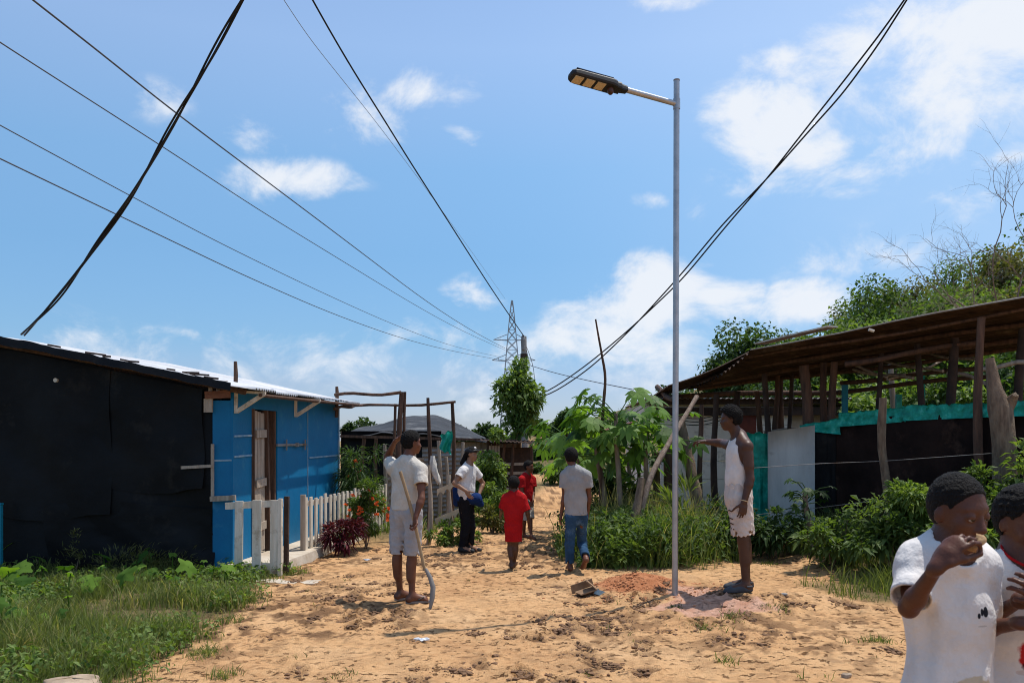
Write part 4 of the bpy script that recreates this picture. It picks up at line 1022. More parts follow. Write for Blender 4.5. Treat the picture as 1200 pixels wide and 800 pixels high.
p = scatter(50000, 3.0, 9.0, 8.0, 12.6, lambda x, y: grass_mask(x, y) * sstep(.30, .55, fbm(x * 1.2 + 4, y * 1.2 + 8, 3) + .3 * sstep(9, 11, y)))
p = p[p[:, 0] < .66 * p[:, 1]]
grass('grass', p, .06, .30, .009, 'grass', 'tufty green grass along the verge in front of the dark shed wall', (5, 10, .2))
p = scatter(30000, .6, 3.0, 10.0, 13.0, lambda x, y: grass_mask(x, y))
grass('tall_grass', p[::2], .15, .54, .010, 'tallgrass', 'tall seeding green grass heaped around the papaya trunks', (1.8, 11.4, 0), .45, (.2, 1.0))
k_ = p[RNG.random(len(p)) < .14 * sstep(.4, .6, fbm(p[:, 0] * 1.3, p[:, 1] * 1.3 + 5, 2)) * 2]
grass('seeding_grass', k_, .45, .95, .008, 'seed', 'pale yellow seeding stalks rising out of the tall grass round the papaya trunks', (1.8, 11.4, 0), .3, (.1, .6))
q_ = np.repeat(p[::9], 5, 0) + RNG.normal(0, .05, (len(p[::9]) * 5, 3)) * (1, 1, 0) + np.array((0, 0, 1.)) * RNG.uniform(.05, .5, (len(p[::9]) * 5, 1))
mb = MB(); n = len(q_); add_leaves(mb, q_, unit(rand_dirs(n) + (0, 0, .5)), unit(np.array((0, 0, 1.)) + .6 * rand_dirs(n)), .05 + .11 * RNG.random(n), .015 + .035 * RNG.random(n), np.clip(.1 + .8 * RNG.random(n) * fbm(q_[:, 0] * 2, q_[:, 1] * 2, 2) * 1.5, 0, 1), .15, .4)
single(mb, 'weed_leaves', M['leaf'], (1.8, 11.4, 0), 'leafy weeds mixed through the tall grass round the papaya trunks', 'weeds', None, 'stuff')
p = scatter(36000, -7, 9, 12.5, 24, lambda x, y: grass_mask(x, y) * sstep(.33, .55, fbm(x * .8 + 4, y * .8 + 8, 3)))
grass('grass', p, .08, .40, .014, 'tallgrass', 'rough green grass on both sides of the far path', (0, 17, 0))
p = []
for px, py, r, n in ((240, 766, .12, 260), (268, 728, .16, 260), (905, 712, .12, 130), (825, 735, .18, 160), (1030, 752, .11, 180), (850, 776, .09, 70), (860, 722, .12, 90), (790, 712, .06, 60), (900, 660, .2, 160), (262, 792, .1, 120), (400, 795, .1, 40), (1000, 700, .2, 150)):
    g = on_ground(px, py); a = RNG.normal(0, r * .55, (n, 2)); p.append(np.stack([g[0] + a[:, 0], g[1] + a[:, 1], ground_z(g[0] + a[:, 0], g[1] + a[:, 1])], 1))
for k_ in range(22):
    x, y = RNG.uniform(-2.6, 3.6), RNG.uniform(5.5, 10.5); n = 6; p.append(np.stack([x + RNG.normal(0, .03, n), y + RNG.normal(0, .03, n), np.full(n, gz(x, y))], 1))
p = np.concatenate(p); grass('grass', p, .03, .09, .006, 'grass', 'small green tufts growing out of the bare clay', (1, 7, 0), .2, (.3, 1.2))


def bush(name, label, cat, c, rad, n, leaf_len, leaf_w, m, group=None, nclump=14, stems=5, flowers=0, fm='flower', droop=.3, flat=1., skin=.5, stem_m='bark', base=None, upright=0., part='foliage'):
    c = np.asarray(c, float); rad = np.asarray(rad, float)
    b = np.array((c[0], c[1], gz(c[0], c[1]))) if base is None else np.asarray(base, float)
    t = thing(name, label, cat, b, group)
    d = rand_dirs(nclump, -.75, 1.); cen = c + d * rad * (.25 + .85 * RNG.random((nclump, 1))); cen[:, 2] += rad[2] * .25 * RNG.normal(size=nclump)
    cr = (.20 + .30 * RNG.random(nclump)) * rad.mean()
    p, dn, k = clump_points(n, cen, cr)
    p[:, 2] = np.maximum(p[:, 2], ground_z(p[:, 0], p[:, 1]) + .02)
    dirs = unit(dn * .8 + rand_dirs(n) * .7 + unit(p - c) * .5 + np.array((0, 0, upright)))
    var = np.clip(.2 + .55 * RNG.random(n) + .4 * (RNG.random(nclump)[k] - .5), 0, 1)
    mb = MB(); add_leaves(mb, p, dirs, unit(np.array((0, 0, 1.)) + .6 * rand_dirs(n)), leaf_len * (.6 + .7 * RNG.random(n)), leaf_w * (.6 + .7 * RNG.random(n)), var, .18, droop)
    mb.build(part, M[m], t, smooth=False)
    if stems:
        mb = MB()
        for i in range(stems):
            e = cen[i % nclump]; mid = (b + e) / 2 + RNG.normal(0, .08, 3) * rad.mean(); mb.tube([b + RNG.normal(0, .05, 3) * rad * (1, 1, 0) - (0, 0, .04), mid, e], np.array((.022, .016, .008)) * max(.4, rad.mean()), 6)
        mb.build('stem', M[stem_m], t, smooth=True)
    if flowers:
        for i in range(flowers):
            mb = MB(); q = c + rand_dirs(1, -.1, 1)[0] * rad * (.75 + .3 * RNG.random()) * (1, 1, 1); q[1] -= .1 * rad[1]
            n2 = 14; add_leaves(mb, np.repeat(q[None], n2, 0) + RNG.normal(0, .008, (n2, 3)), rand_dirs(n2, -.2, 1), rand_dirs(n2), .035, .03, RNG.random(n2), .1, 0)
            mb.build('flower', M[fm], t)
    return t


# ---- left side plants
bush('flowering_bush', 'green bush dotted with orange red flowers by the picket fence', 'bush', (-2.08, 12.25, .42), (.36, .34, .42), 2600, .085, .03, 'leaf', flowers=26)
bush('burgundy_plant', 'dark burgundy leaved plant at the foot of the picket fence', 'plant', (-2.28, 11.62, .24), (.26, .22, .24), 700, .15, .035, 'burgundy', droop=.5, upright=.5, stems=3, nclump=8)
bush('leafy_shrub', 'upright narrow leaved shrub standing behind the picket fence', 'bush', (-2.42, 13.7, .95), (.36, .35, .62), 1700, .15, .022, 'leaf_dark', flowers=0, droop=.45)
bush('leafy_shrub', 'darker straggly bush with a few red flowers against the corner of the blue wall', 'bush', (-2.62, 14.35, .62), (.22, .25, .55), 900, .09, .03, 'leaf_dark', flowers=8)
bush('vine_heap', 'bright green vine heaped over stakes behind the woman in the cap', 'vine', (-.42, 16.6, .75), (.30, .35, .78), 3200, .085, .075, 'leaf_bright', droop=.5)
bush('vine_heap', 'low green vine spilling onto the path beside the board fence', 'vine', (-.30, 15.6, .28), (.42, .4, .32), 1800, .09, .05, 'leaf_bright', droop=.4)
bush('weed_clump', 'light green weeds under the white rag', 'weeds', (-1.02, 12.45, .20), (.20, .2, .24), 700, .09, .03, 'leaf_bright', droop=.4, upright=.5)
bush('weed_clump', 'light green weeds at the foot of the cream boards', 'weeds', (-.72, 12.6, .16), (.26, .2, .20), 700, .09, .03, 'leaf_bright', droop=.4, upright=.4)
bush('weed_clump', 'pale grey green weeds beside the knees of the woman in black trousers', 'weeds', (-.33, 14.2, .22), (.22, .2, .24), 420, .12, .05, 'leaf_olive', droop=.3, upright=.4)

# ---- squash leaves in the left grass
def lobed_leaf(mb, base, c, nrm, r, var, lobes=5, depth=.22, stalk=.006):
    nrm = unit(nrm); a = unit(np.cross(nrm, (.3, 1, .1))); b = np.cross(nrm, a); n = 21; th = np.linspace(0, 2 * np.pi, n, endpoint=False)
    th0 = RNG.random() * 6.28
    rr = r * (1 - depth + depth * np.cos(lobes * th)) * (1 - .35 * np.exp(-((th - np.pi) / .25) ** 2))
    ring = c + np.outer(rr * np.cos(th + th0), a) + np.outer(rr * np.sin(th + th0), b) - np.outer(.28 * rr ** 2 / r * (1 + .5 * np.cos(3 * th + th0)), nrm)
    inner = c + .5 * (ring - c) + np.outer(.06 * r * np.cos(lobes * th), nrm)
    v = np.concatenate([[c], inner, ring]); j = np.arange(n); k = (j + 1) % n
    s0 = mb.n
    mb.add(v, np.stack([np.zeros(n, int), 1 + j, 1 + k], 1), np.full(2 * n + 1, var)); mb.f.setdefault(4, []).append(np.stack([1 + j, 1 + n + j, 1 + n + k, 1 + k], 1) + s0)
    if stalk: mb.tube([base, (base + c) / 2 + (0, 0, .02), c], stalk, 5); mb.a[-3:] = [np.full(len(x), .5) for x in mb.a[-3:]]


for lbl, spots_, rr in (('broad leaved squash plant creeping along the foot of the black wall', [(RNG.uniform(0, 225), RNG.uniform(668, 704)) for _ in range(30)], .12),
                        ('squash runner with broad leaves at the left edge of the grass', [(RNG.uniform(-30, 120), RNG.uniform(695, 745)) for _ in range(13)], .11),
                        ('small squash shoot with three pale leaves below the picket gate', [(238, 677), (262, 680), (282, 676), (247, 684)], .10)):
    g0 = on_ground(*spots_[0]); t = thing('squash_plant', lbl, 'plant', g0); mb = MB()
    for px, py in spots_:
        g = on_ground(px, py); h = .10 + .16 * RNG.random(); lobed_leaf(mb, g, g + (RNG.normal(0, .04), RNG.normal(0, .04), h), np.array((RNG.normal(0, .6), -.3 + RNG.normal(0, .6), 1.)), rr * (.35 + .8 * RNG.random()), .05 + .95 * RNG.random(), 5, .10 + .14 * RNG.random())
    mb.build('foliage', M['squash'], t, smooth=True)
mb = MB(); g = on_ground(-10, 668)
for i in range(14):
    d = rand_dirs(1, .25, .9)[0]; n = 9; t = np.linspace(0, 1, n); L_ = .5 + .5 * RNG.random(); c = g + np.outer(t * L_, d) - np.outer(t ** 2 * L_ * .55, (0, 0, 1.)); s_ = unit(np.cross(d, (0, 0, 1.))) * .014
    wv = np.sin(np.clip(t + .15, 0, 1) * np.pi)[:, None]; mb.grid(np.stack([c - s_ * wv, c + s_ * wv], 1))
single(mb, 'strap_leaf_plant', M['leaf_bright'], g, 'arching strap leaved plant at the left edge before the black wall', 'plant')
bush('dry_weeds', 'dry brown weeds along the bottom of the black plastic wall', 'weeds', (-4.6, 9.78, .14), (1.2, .12, .18), 700, .12, .012, 'leaf_olive', upright=.8, stems=0, nclump=30)
bush('dry_weed', 'single feathery dry weed stalk against the black wall', 'weeds', (-4.98, 9.72, .36), (.05, .05, .26), 160, .06, .01, 'leaf_olive', upright=1., stems=1, nclump=8)

# ---- papaya trees
def papaya(label, foot, top, nleaf, r, m='papaya', trunk=.05, name='papaya_tree'):
    foot = np.asarray(foot, float); top = np.asarray(top, float); t_ = thing(name, label, 'tree', foot, 'papaya trees')
    mb = MB(); t = np.linspace(0, 1, 8)[:, None]; mb.tube(foot + (top - foot) * t + np.array((1, 0, 0)) * .03 * np.sin(t * 5) - (1 - t) * np.array((0, 0, .1)), np.linspace(trunk, trunk * .55, 8), 9, knob=.15); mb.build('trunk', M['bark_dry'], t_, smooth=True)
    mb = MB()
    for i in range(nleaf):
        d = rand_dirs(1, -.5, .8)[0]; L_ = r * (.35 + .85 * RNG.random()); s = top - np.array((0, 0, .5)) * RNG.random(); e = s + d * L_ * np.array((1, 1, .75)) + (0, 0, .12 * L_)
        mb.tube([s, (s + e) / 2 + (0, 0, .05), e], .007, 5)
        rad = r * (.20 + .13 * RNG.random()); nrm = unit(np.array((0, 0, 1.)) + .55 * unit(e - s) + .5 * RNG.normal(size=3)); var = .08 + .9 * RNG.random() ** .9
        a = unit(e - s - nrm * ((e - s) @ nrm)); b = np.cross(nrm, a)
        for th in np.linspace(-2.5, 2.5, 8):           # eight deep lobes
            ld = a * math.cos(th) + b * math.sin(th); Ll = rad * (1.15 - .16 * abs(th)); n = 1
            sdv_ = np.cross(nrm, ld); w = Ll * .2
            v = np.array([e, e + ld * Ll * .45 + sdv_ * w, e + ld * Ll * .5 + nrm * .02 * 0, e + ld * Ll * .45 - sdv_ * w, e + ld * Ll * .75 + sdv_ * w * .9 - (0, 0, Ll * .16), e + ld * Ll - (0, 0, Ll * .32), e + ld * Ll * .75 - sdv_ * w * .9 - (0, 0, Ll * .16)])
            mb.add(v, [(0, 2, 1), (0, 3, 2), (1, 2, 4), (2, 3, 6), (2, 5, 4), (2, 6, 5)], np.full(7, np.clip(var + .1 * RNG.normal(), 0, 1)))
    mb.build('crown', M[m], t_)


def foot_at(px, Y): x = (px - CX) / F * Y; return (x, Y, gz(x, Y))


papaya('tallest papaya tree with a wide light green crown behind the grass', foot_at(724, 12.2), P(724, 484, 12.2), 46, .70)
papaya('papaya tree with a dark trunk leaning at the left of the papaya clump', foot_at(712, 12.9), P(698, 500, 12.9), 36, .70, trunk=.06)
papaya('papaya tree nearest the lamp post with drooping leaves', foot_at(752, 12.6), P(760, 500, 12.6), 34, .70)
papaya('low papaya tree filling under the papaya crowns', foot_at(745, 13.6), P(738, 535, 13.6), 24, .75)
papaya('papaya tree furthest left, over the head of the boy in grey', foot_at(690, 14.3), P(676, 512, 14.3), 32, .74)
papaya('small lone papaya sapling before the grey fibre board', foot_at(947, 10.9), P(946, 574, 10.9), 30, .30, 'leaf_dark', trunk=.05, name='papaya_sapling')
bush('undergrowth_bush', 'dark shady bush under the papaya trees', 'bush', (1.55, 13.4, .6), (.5, .4, .55), 1600, .13, .07, 'leaf_dark')
bush('undergrowth_bush', 'green bush at the left foot of the papaya clump', 'bush', (1.12, 11.0, .25), (.34, .4, .28), 1400, .10, .04, 'leaf', upright=.3)
bush('undergrowth_bush', 'leafy green clump at the front of the tall grass beside the raised foot', 'bush', (1.15, 10.35, .16), (.32, .25, .2), 1100, .09, .045, 'leaf_bright', upright=.2)
bush('strap_leaf_plant', 'light strap leaved clump directly behind the lamp post', 'plant', (2.42, 11.9, .5), (.22, .22, .42), 160, .42, .035, 'tallgrass', upright=1.0, stems=0, nclump=4)
bush('seedling_clump', 'broad bladed grass clump at the front edge of the tall grass by the lamp post', 'plant', (1.75, 10.4, .22), (.5, .25, .25), 380, .25, .025, 'leaf_bright', upright=.9, stems=0, nclump=9)

# ---- verge bushes on the right
BV = [((4.35, 9.9, .42), (.42, .4, .32), 'leaf', 1700, 'leafy green bush at the foot of the shorter gnarled stump'), ((4.75, 10.2, .75), (.45, .4, .38), 'leaf_bright', 1900, 'bright leafed bush climbing the shorter gnarled stump'),
      ((5.35, 9.7, .75), (.45, .4, .40), 'leaf', 1900, 'leafy bush between the two gnarled stumps, over the first boy'), ((5.75, 9.5, .95), (.42, .4, .38), 'leaf_bright', 1700, 'light green bush below the thick pale stump'),
      ((3.9, 10.5, .30), (.38, .35, .24), 'leaf', 1300, 'low green bush at the foot of the dark sheet wall'), ((6.1, 9.0, .55), (.6, .5, .5), 'leaf', 2000, 'leafy green bush behind the second boy at the edge'),
      ((4.9, 9.2, .36), (.55, .4, .26), 'leaf_bright', 1500, 'low spreading weeds behind the head of the first boy'), ((2.95, 11.6, .38), (.42, .35, .32), 'leaf_dark', 1400, 'dark shaded bush below the green netting wall'), ((3.45, 11.4, .30), (.4, .3, .24), 'leaf_dark', 1100, 'dark low weeds before the grey fibre board'),
      ((6.5, 9.3, 1.15), (.45, .4, .45), 'leaf', 1500, 'tall leafy bush at the right edge beside the thick stump')]
for c, r, m, n, lbl in BV: bush('verge_bush', lbl, 'bush', (c[0] * .965, c[1] * .965 - .1, c[2] + .03), r, int(n * .72), .12, .05, m, 'bushes along the verge', nclump=18, droop=.4, upright=.2)

# ---- trees
def tree(px, topy, wpx, Y, m, label, n=2600, leaf=.14, crown_h=.62, bare=False, name='tree', group='trees on the hillside', nclump=26, trunk=True, lw=.55):
    x = (px - CX) / F * Y; g = np.array((x, Y, gz(x, Y))); H_ = CH - (topy - HY) / F * Y - g[2]; w = wpx / F * Y
    t = thing(name, label, 'tree', g, group)
    ch = H_ * crown_h; c = g + np.array((0, 0, H_ - ch / 2)); rad = np.array((w / 2, w / 2, ch / 2))
    d = rand_dirs(nclump, -.9, 1.); cen = c + d * rad * (.30 + .52 * RNG.random((nclump, 1)) ** .6); cr = (.26 + .24 * RNG.random(nclump)) * rad.mean()
    p, dn, k = clump_points(n, cen, cr)
    cv = RNG.random(nclump)
    var = np.clip(.12 + .5 * RNG.random(n) + .55 * (cv[k] - .35), 0, 1)
    mb = MB(); add_leaves(mb, p, unit(dn + rand_dirs(n)), unit(np.array((0, 0, 1.)) + .7 * rand_dirs(n)), leaf * (.6 + .8 * RNG.random(n)), leaf * lw * (.6 + .8 * RNG.random(n)), var, .15, .3); mb.build('crown', M[m], t)
    if trunk:
        mb = MB(); r0 = max(.05, H_ * .022); mb.tube([g - (0, 0, .2), g + (RNG.normal(0, .04) * H_, 0, H_ * .35), c + (0, 0, ch * .1)], (r0, r0 * .75, r0 * .4), 8, knob=.2)
        for i in range(9): mb.tube([g + (0, 0, H_ * (.3 + .2 * RNG.random())), (cen[i] + c) / 2 - (0, 0, ch * .1), cen[i]], (r0 * .45, r0 * .3, r0 * .12), 6)
        mb.build('trunk', M['bark'], t, smooth=True)
    return t


tree(608, 407, 46, 20, 'leaf_bright', 'narrow leafy tree standing in front of the utility pole', 3300, .15, .64, name='column_tree', group=None, nclump=44, lw=.5)
TR = [(872, 370, 74, 28, 'leaf_dark', 3600, 'dark round crowned tree above the left end of the shed roof'), (842, 402, 40, 29, 'leaf_dark', 1500, 'lower dark tree at the left shoulder of the round dark tree'), (934, 378, 60, 31, 'leaf', 2400, 'feathery green tree just right of the round dark tree'),
      (975, 368, 64, 29, 'leaf_bright', 2600, 'light green loose tree above the middle of the shed roof'), (1030, 322, 90, 30, 'leaf', 4200, 'tall mid green tree rising highest over the middle of the shed'), (1085, 326, 84, 33, 'leaf_dark', 3400, 'dark green tree behind the tall tree over the shed'),
      (1078, 352, 80, 26, 'leaf_bright', 3200, 'bright green tree close behind the shed roof on the right'), (1130, 312, 84, 31, 'leaf', 3600, 'green tree on the rising slope near the bare branches'), (1150, 340, 80, 25, 'leaf_bright', 3000, 'bright green tree under the bare branches'),
      (1195, 258, 96, 28, 'leaf_olive', 4200, 'olive brown tree crown at the right edge'), (1215, 305, 90, 24, 'leaf_olive', 3000, 'low olive tree behind the right end of the shed roof'), (1255, 230, 110, 30, 'leaf', 3000, 'high green tree on the slope past the right edge'), (1000, 345, 50, 34, 'leaf_olive', 1600, 'thin olive tree behind the light green tree'),
      (905, 396, 60, 24, 'leaf', 2000, 'low green tree behind the white edged roof sheet')]
TR += [(1035, 350, 90, 23, 'leaf_bright', 3600, 'bright leafy tree right behind the shed roof in the middle'), (1110, 335, 100, 24, 'leaf', 4200, 'broad mid green tree behind the shed roof right of the bright one'), (1170, 310, 100, 26, 'leaf_bright', 3800, 'light green broad tree on the slope under the olive crown'), (955, 392, 70, 23, 'leaf_bright', 2600, 'light bushy tree behind the plank on the shed roof'),
       (1060, 316, 80, 36, 'leaf_olive', 3000, 'olive tinged tree top on the skyline over the shed'), (1140, 286, 90, 37, 'leaf', 3400, 'green tree top on the skyline below the bare branches'), (1000, 350, 70, 27, 'leaf', 3000, 'green tree left of the tallest tree over the shed'), (915, 385, 70, 26, 'leaf_bright', 2600, 'pale green tree against the right side of the round dark tree'), (948, 380, 70, 28, 'leaf', 2800, 'green tree filling the slope right of the pale green one'), (890, 400, 60, 27, 'leaf_dark', 2400, 'dark green tree low behind the round dark tree'), (1015, 330, 70, 33, 'leaf', 2800, 'dense green tree left of the skyline trees over the shed'), (1225, 340, 110, 21, 'leaf_bright', 3400, 'bright tree just over the right end of the shed roof')]
for px, ty, w, Y, m, n, lbl in TR: tree(px, ty, w * 1.22, Y, m, lbl, int(n * 1.7), .17, .8)
for i, (px, ty, w, Y, m, lbl) in enumerate(((905, 425, 90, 20, 'leaf_dark', 'dark bush seen between the left posts of the shed'), (990, 430, 95, 19, 'leaf', 'green bush seen under the shed roof beside the blue post'), (1055, 420, 95, 18.5, 'leaf_bright', 'bright bush seen under the middle of the shed roof'), (1110, 412, 95, 17.5, 'leaf', 'green bush seen between the two thick dark posts'),
                                       (1165, 405, 105, 17, 'leaf_dark', 'dark bush seen under the right end of the shed roof'), (1230, 400, 110, 16, 'leaf', 'green bush at the right edge under the shed roof'), (1020, 445, 70, 16, 'leaf_bright', 'low bright bush just behind the green netting'), (1140, 440, 80, 14.5, 'leaf_bright', 'low light bush behind the thick pale stump'))):
    tree(px, ty, w, Y, m, lbl, 2200, .15, .95, name='hillside_bush', group='bushes behind the shed', nclump=20)
FT = [(430, 484, 34, 55, 'leaf_dark', 'small round tree far off over the left end of the hut roof'), (411, 492, 22, 60, 'leaf_dark', 'smaller far tree left of the round tree over the hut'), (572, 489, 30, 52, 'leaf_dark', 'far round tree left of the column tree'), (553, 497, 26, 60, 'leaf_dark', 'low far tree over the right end of the hut roof'), (533, 499, 24, 64, 'leaf_dark', 'low far tree behind the bare pole frame'),
      (632, 492, 26, 50, 'leaf_dark', 'small far tree just right of the utility pole'), (650, 500, 30, 48, 'leaf', 'green far tree on the bank above the path'), (664, 478, 36, 40, 'leaf_dark', 'feathery dark tree left of the papaya crowns'), (690, 485, 50, 36, 'leaf', 'green tree behind the left papaya crown'), (640, 525, 50, 40, 'leaf', 'round bush on the orange bank'), (668, 520, 46, 33, 'leaf_bright', 'bright bush beside the bend of the path'), (655, 545, 54, 29, 'leaf', 'dense low bush at the end of the path'),
      (628, 545, 26, 34, 'leaf_dark', 'small dark bush on the left of the far path'), (612, 505, 30, 58, 'leaf_dark', 'far dark tree behind the utility pole'), (785, 436, 44, 34, 'leaf_dark', 'spreading dark tree peeping over the lower roof sheet'), (800, 470, 70, 30, 'leaf', 'green tree behind the block house'), (740, 470, 60, 38, 'leaf', 'far green tree behind the papaya crowns'), (700, 540, 50, 26, 'leaf_dark', 'dark bush at the right of the far path')]
for px, ty, w, Y, m, lbl in FT: tree(px, ty, w, Y, m, lbl, 1300, .0055 * Y, .85, group='far trees and bushes', nclump=16)
# far line of woods closing the horizon
mb = MB(); n = 14000; x = RNG.uniform(-90, 110, n); y = 95 + 25 * RNG.random(n); hgt = .9 + 2.2 * fbm(x * .12, x * 0 + 3, 4)
p = np.stack([x, y, ground_z(x, y) + hgt * RNG.random(n) - .3 - .6], 1); p[:, 2] -= .8
add_leaves(mb, p, rand_dirs(n), rand_dirs(n), .9, .6, RNG.random(n), .1, .2); single(mb, 'treeline', M['leaf_dark'], (0, 105, 2), 'low dark line of far woods along the horizon', 'woods', None, 'stuff')
# bare tree
x = (1188 - CX) / F * 20; g = np.array((x, 20., gz(x, 20))); t = thing('bare_tree', 'leafless pale tree with fine twigs leaning in at the right edge', 'tree', g); mb = MB()


def limb(a, d, L_, r, k):
    n = 5; pts = [a]; 
    for i in range(n): d = unit(d + RNG.normal(0, .16, 3)); pts.append(pts[-1] + d * L_ / n)
    mb.tube(pts, np.linspace(r, r * .5, n + 1), 5 if k < 3 else 4, cap=False)
    if k > 0:
        for i in range(3 if k > 1 else 4):
            q = pts[RNG.integers(2, n + 1)]; limb(q, unit(d + RNG.normal(0, .55, 3) + np.array((-.15, 0, .15))), L_ * RNG.uniform(.5, .75), r * .5, k - 1)


limb(g - (0, 0, .2), np.array((.02, 0, 1.)), (CH + (515 - 400) / F * 20) - g[2], .10, 0)
a = np.array((x, 20., CH + (515 - 405) / F * 20))
for d in ((-.9, 0, .55), (-.75, -.2, .8), (-.2, .1, 1.), (-1., .2, .3)): limb(a, unit(d), 1.95, .032, 4)
mb.build('trunk', M['bark_dry'], t)
# ================================================================ PEOPLE: bodies grown as one smooth surface
class Field:
    def __init__(s, lo, hi, res):
        s.res = res; s.lo = np.asarray(lo, float); n = np.ceil((np.asarray(hi, float) - s.lo) / res).astype(int) + 1
        s.n = n; s.d = np.full(n, .5, np.float32); s.ax = [(s.lo[i] + res * np.arange(n[i])).astype(np.float32) for i in range(3)]

    def win(s, lo, hi):
        sl = []
        for i in range(3):
            a = int(max(0, math.floor((lo[i] - s.lo[i]) / s.res))); b = int(min(s.n[i], math.ceil((hi[i] - s.lo[i]) / s.res) + 1)); sl.append(slice(a, max(a, b)))
        g = (s.ax[0][sl[0]][:, None, None], s.ax[1][sl[1]][None, :, None], s.ax[2][sl[2]][None, None, :])
        return tuple(sl), g

    def put(s, sh, k=.02, op='u'):
        fn, lo, hi = sh; m = k + .03
        w, g = s.win(lo - m, hi + m)
        if min(x.stop - x.start for x in w) <= 0: return s
        a = s.d[w]; b = fn(*g).astype(np.float32)
        if op == 'u': h = np.maximum(k - np.abs(a - b), 0) / k; s.d[w] = np.minimum(a, b) - h * h * k * .25
        else: b = -b; h = np.maximum(k - np.abs(a - b), 0) / k; s.d[w] = np.maximum(a, b) + h * h * k * .25
        return s

    def clip(s, p, n):
        """keep only the side of the plane n points away from"""
        n = unit(n); g = s.win(s.lo, s.lo + s.n * s.res)[1]
        s.d = np.maximum(s.d, (g[0] - p[0]) * n[0] + (g[1] - p[1]) * n[1] + (g[2] - p[2]) * n[2]).astype(np.float32); return s

    def noise(s, amp, freq, seed=0, stretch=(1, 1, 1)):
        r = np.random.default_rng(seed); g = s.ax; X, Y, Z = g[0][:, None, None], g[1][None, :, None], g[2][None, None, :]
        t = 0
        for o in range(5):
            f = r.normal(size=3) * freq * (1 + .5 * o) * np.asarray(stretch); ph = r.random(2) * 6.28; q = r.normal(size=3) * freq * .6
            t = t + np.sin(X * f[0] + Y * f[1] + Z * f[2] + ph[0] + 1.3 * np.sin(X * q[0] + Y * q[1] + Z * q[2] + ph[1])) / (1 + .6 * o)
        s.d = (s.d + amp * t * .5).astype(np.float32); return s

    def mesh(s):
        d = s.d; S_ = d < 0
        c = np.zeros(np.array(d.shape) - 1, np.uint8)
        for i in (0, 1):
            for j in (0, 1):
                for k in (0, 1): c += S_[i:c.shape[0] + i, j:c.shape[1] + j, k:c.shape[2] + k]
        act = (c > 0) & (c < 8); idx = np.argwhere(act)
        cn = [(i, j, k) for i in (0, 1) for j in (0, 1) for k in (0, 1)]
        val = np.stack([d[idx[:, 0] + a, idx[:, 1] + b, idx[:, 2] + e] for a, b, e in cn], 1)
        acc = np.zeros((len(idx), 3)); cnt = np.zeros(len(idx))
        for p in range(8):
            for q in range(p + 1, 8):
                df = np.array(cn[q]) - np.array(cn[p])
                if np.abs(df).sum() != 1: continue
                a, b = val[:, p], val[:, q]; x = (a < 0) != (b < 0); t = np.where(x, a / np.where(x, a - b, 1), 0)
                acc += x[:, None] * (np.array(cn[p]) + t[:, None] * df); cnt += x
        v = s.lo + s.res * (idx + acc / np.maximum(cnt, 1)[:, None])
        vid = np.full(c.shape, -1, np.int32); vid[act] = np.arange(len(idx)); F_ = []
        for ax in range(3):
            a = [slice(1, -1)] * 3; b = [slice(1, -1)] * 3; a[ax] = slice(0, -1); b[ax] = slice(1, None)
            A, B = S_[tuple(a)], S_[tuple(b)]; e = np.argwhere(A != B)
            if not len(e): continue
            flip = A[tuple(e.T)]
            o = np.ones(3, int); o[ax] = 0; e = e + o; u, w = (ax + 1) % 3, (ax + 2) % 3
            q = []
            for du, dw in ((-1, -1), (0, -1), (0, 0), (-1, 0)):
                g = e.copy(); g[:, u] += du; g[:, w] += dw; q.append(vid[g[:, 0], g[:, 1], g[:, 2]])
            q = np.stack(q, 1); q[~flip] = q[~flip][:, ::-1]; F_.append(q[(q >= 0).all(1)])
        return v, np.concatenate(F_)


def cone(a, b, ra, rb, flat=None, q=1.):
    a = np.asarray(a, float); b = np.asarray(b, float); r = max(ra, rb)

    def fn(X, Y, Z):
        px, py, pz = X - a[0], Y - a[1], Z - a[2]; ab = b - a
        if flat is not None:
            f = unit(flat); k = (1 / q - 1); pf = (px * f[0] + py * f[1] + pz * f[2]) * k
            px, py, pz = px + f[0] * pf, py + f[1] * pf, pz + f[2] * pf; ab = ab + f * (ab @ f) * k
        t = np.clip((px * ab[0] + py * ab[1] + pz * ab[2]) / max(ab @ ab, 1e-9), 0, 1)
        d = np.sqrt((px - t * ab[0]) ** 2 + (py - t * ab[1]) ** 2 + (pz - t * ab[2]) ** 2) - (ra + (rb - ra) * t)
        return d * (q if q < 1 and flat is not None else 1.) if False else d
    return fn, np.minimum(a, b) - r, np.maximum(a, b) + r


def ell(c, rad, M3=None):
    c = np.asarray(c, float); rad = np.asarray(rad, float); M3 = np.eye(3) if M3 is None else M3; R_ = rad.max()

    def fn(X, Y, Z):
        p = (X - c[0], Y - c[1], Z - c[2]); k = 0; k2 = 0
        for i in range(3):
            t = p[0] * M3[0, i] + p[1] * M3[1, i] + p[2] * M3[2, i]; k = k + (t / rad[i]) ** 2; k2 = k2 + (t / rad[i] ** 2) ** 2
        k = np.sqrt(k); return k * (k - 1) / np.sqrt(k2 + 1e-9)
    return fn, c - R_, c + R_


def rot_about(v, ax, ang):
    ax = unit(ax); return v * math.cos(ang) + np.cross(ax, v) * math.sin(ang) + ax * (ax @ v) * (1 - math.cos(ang))


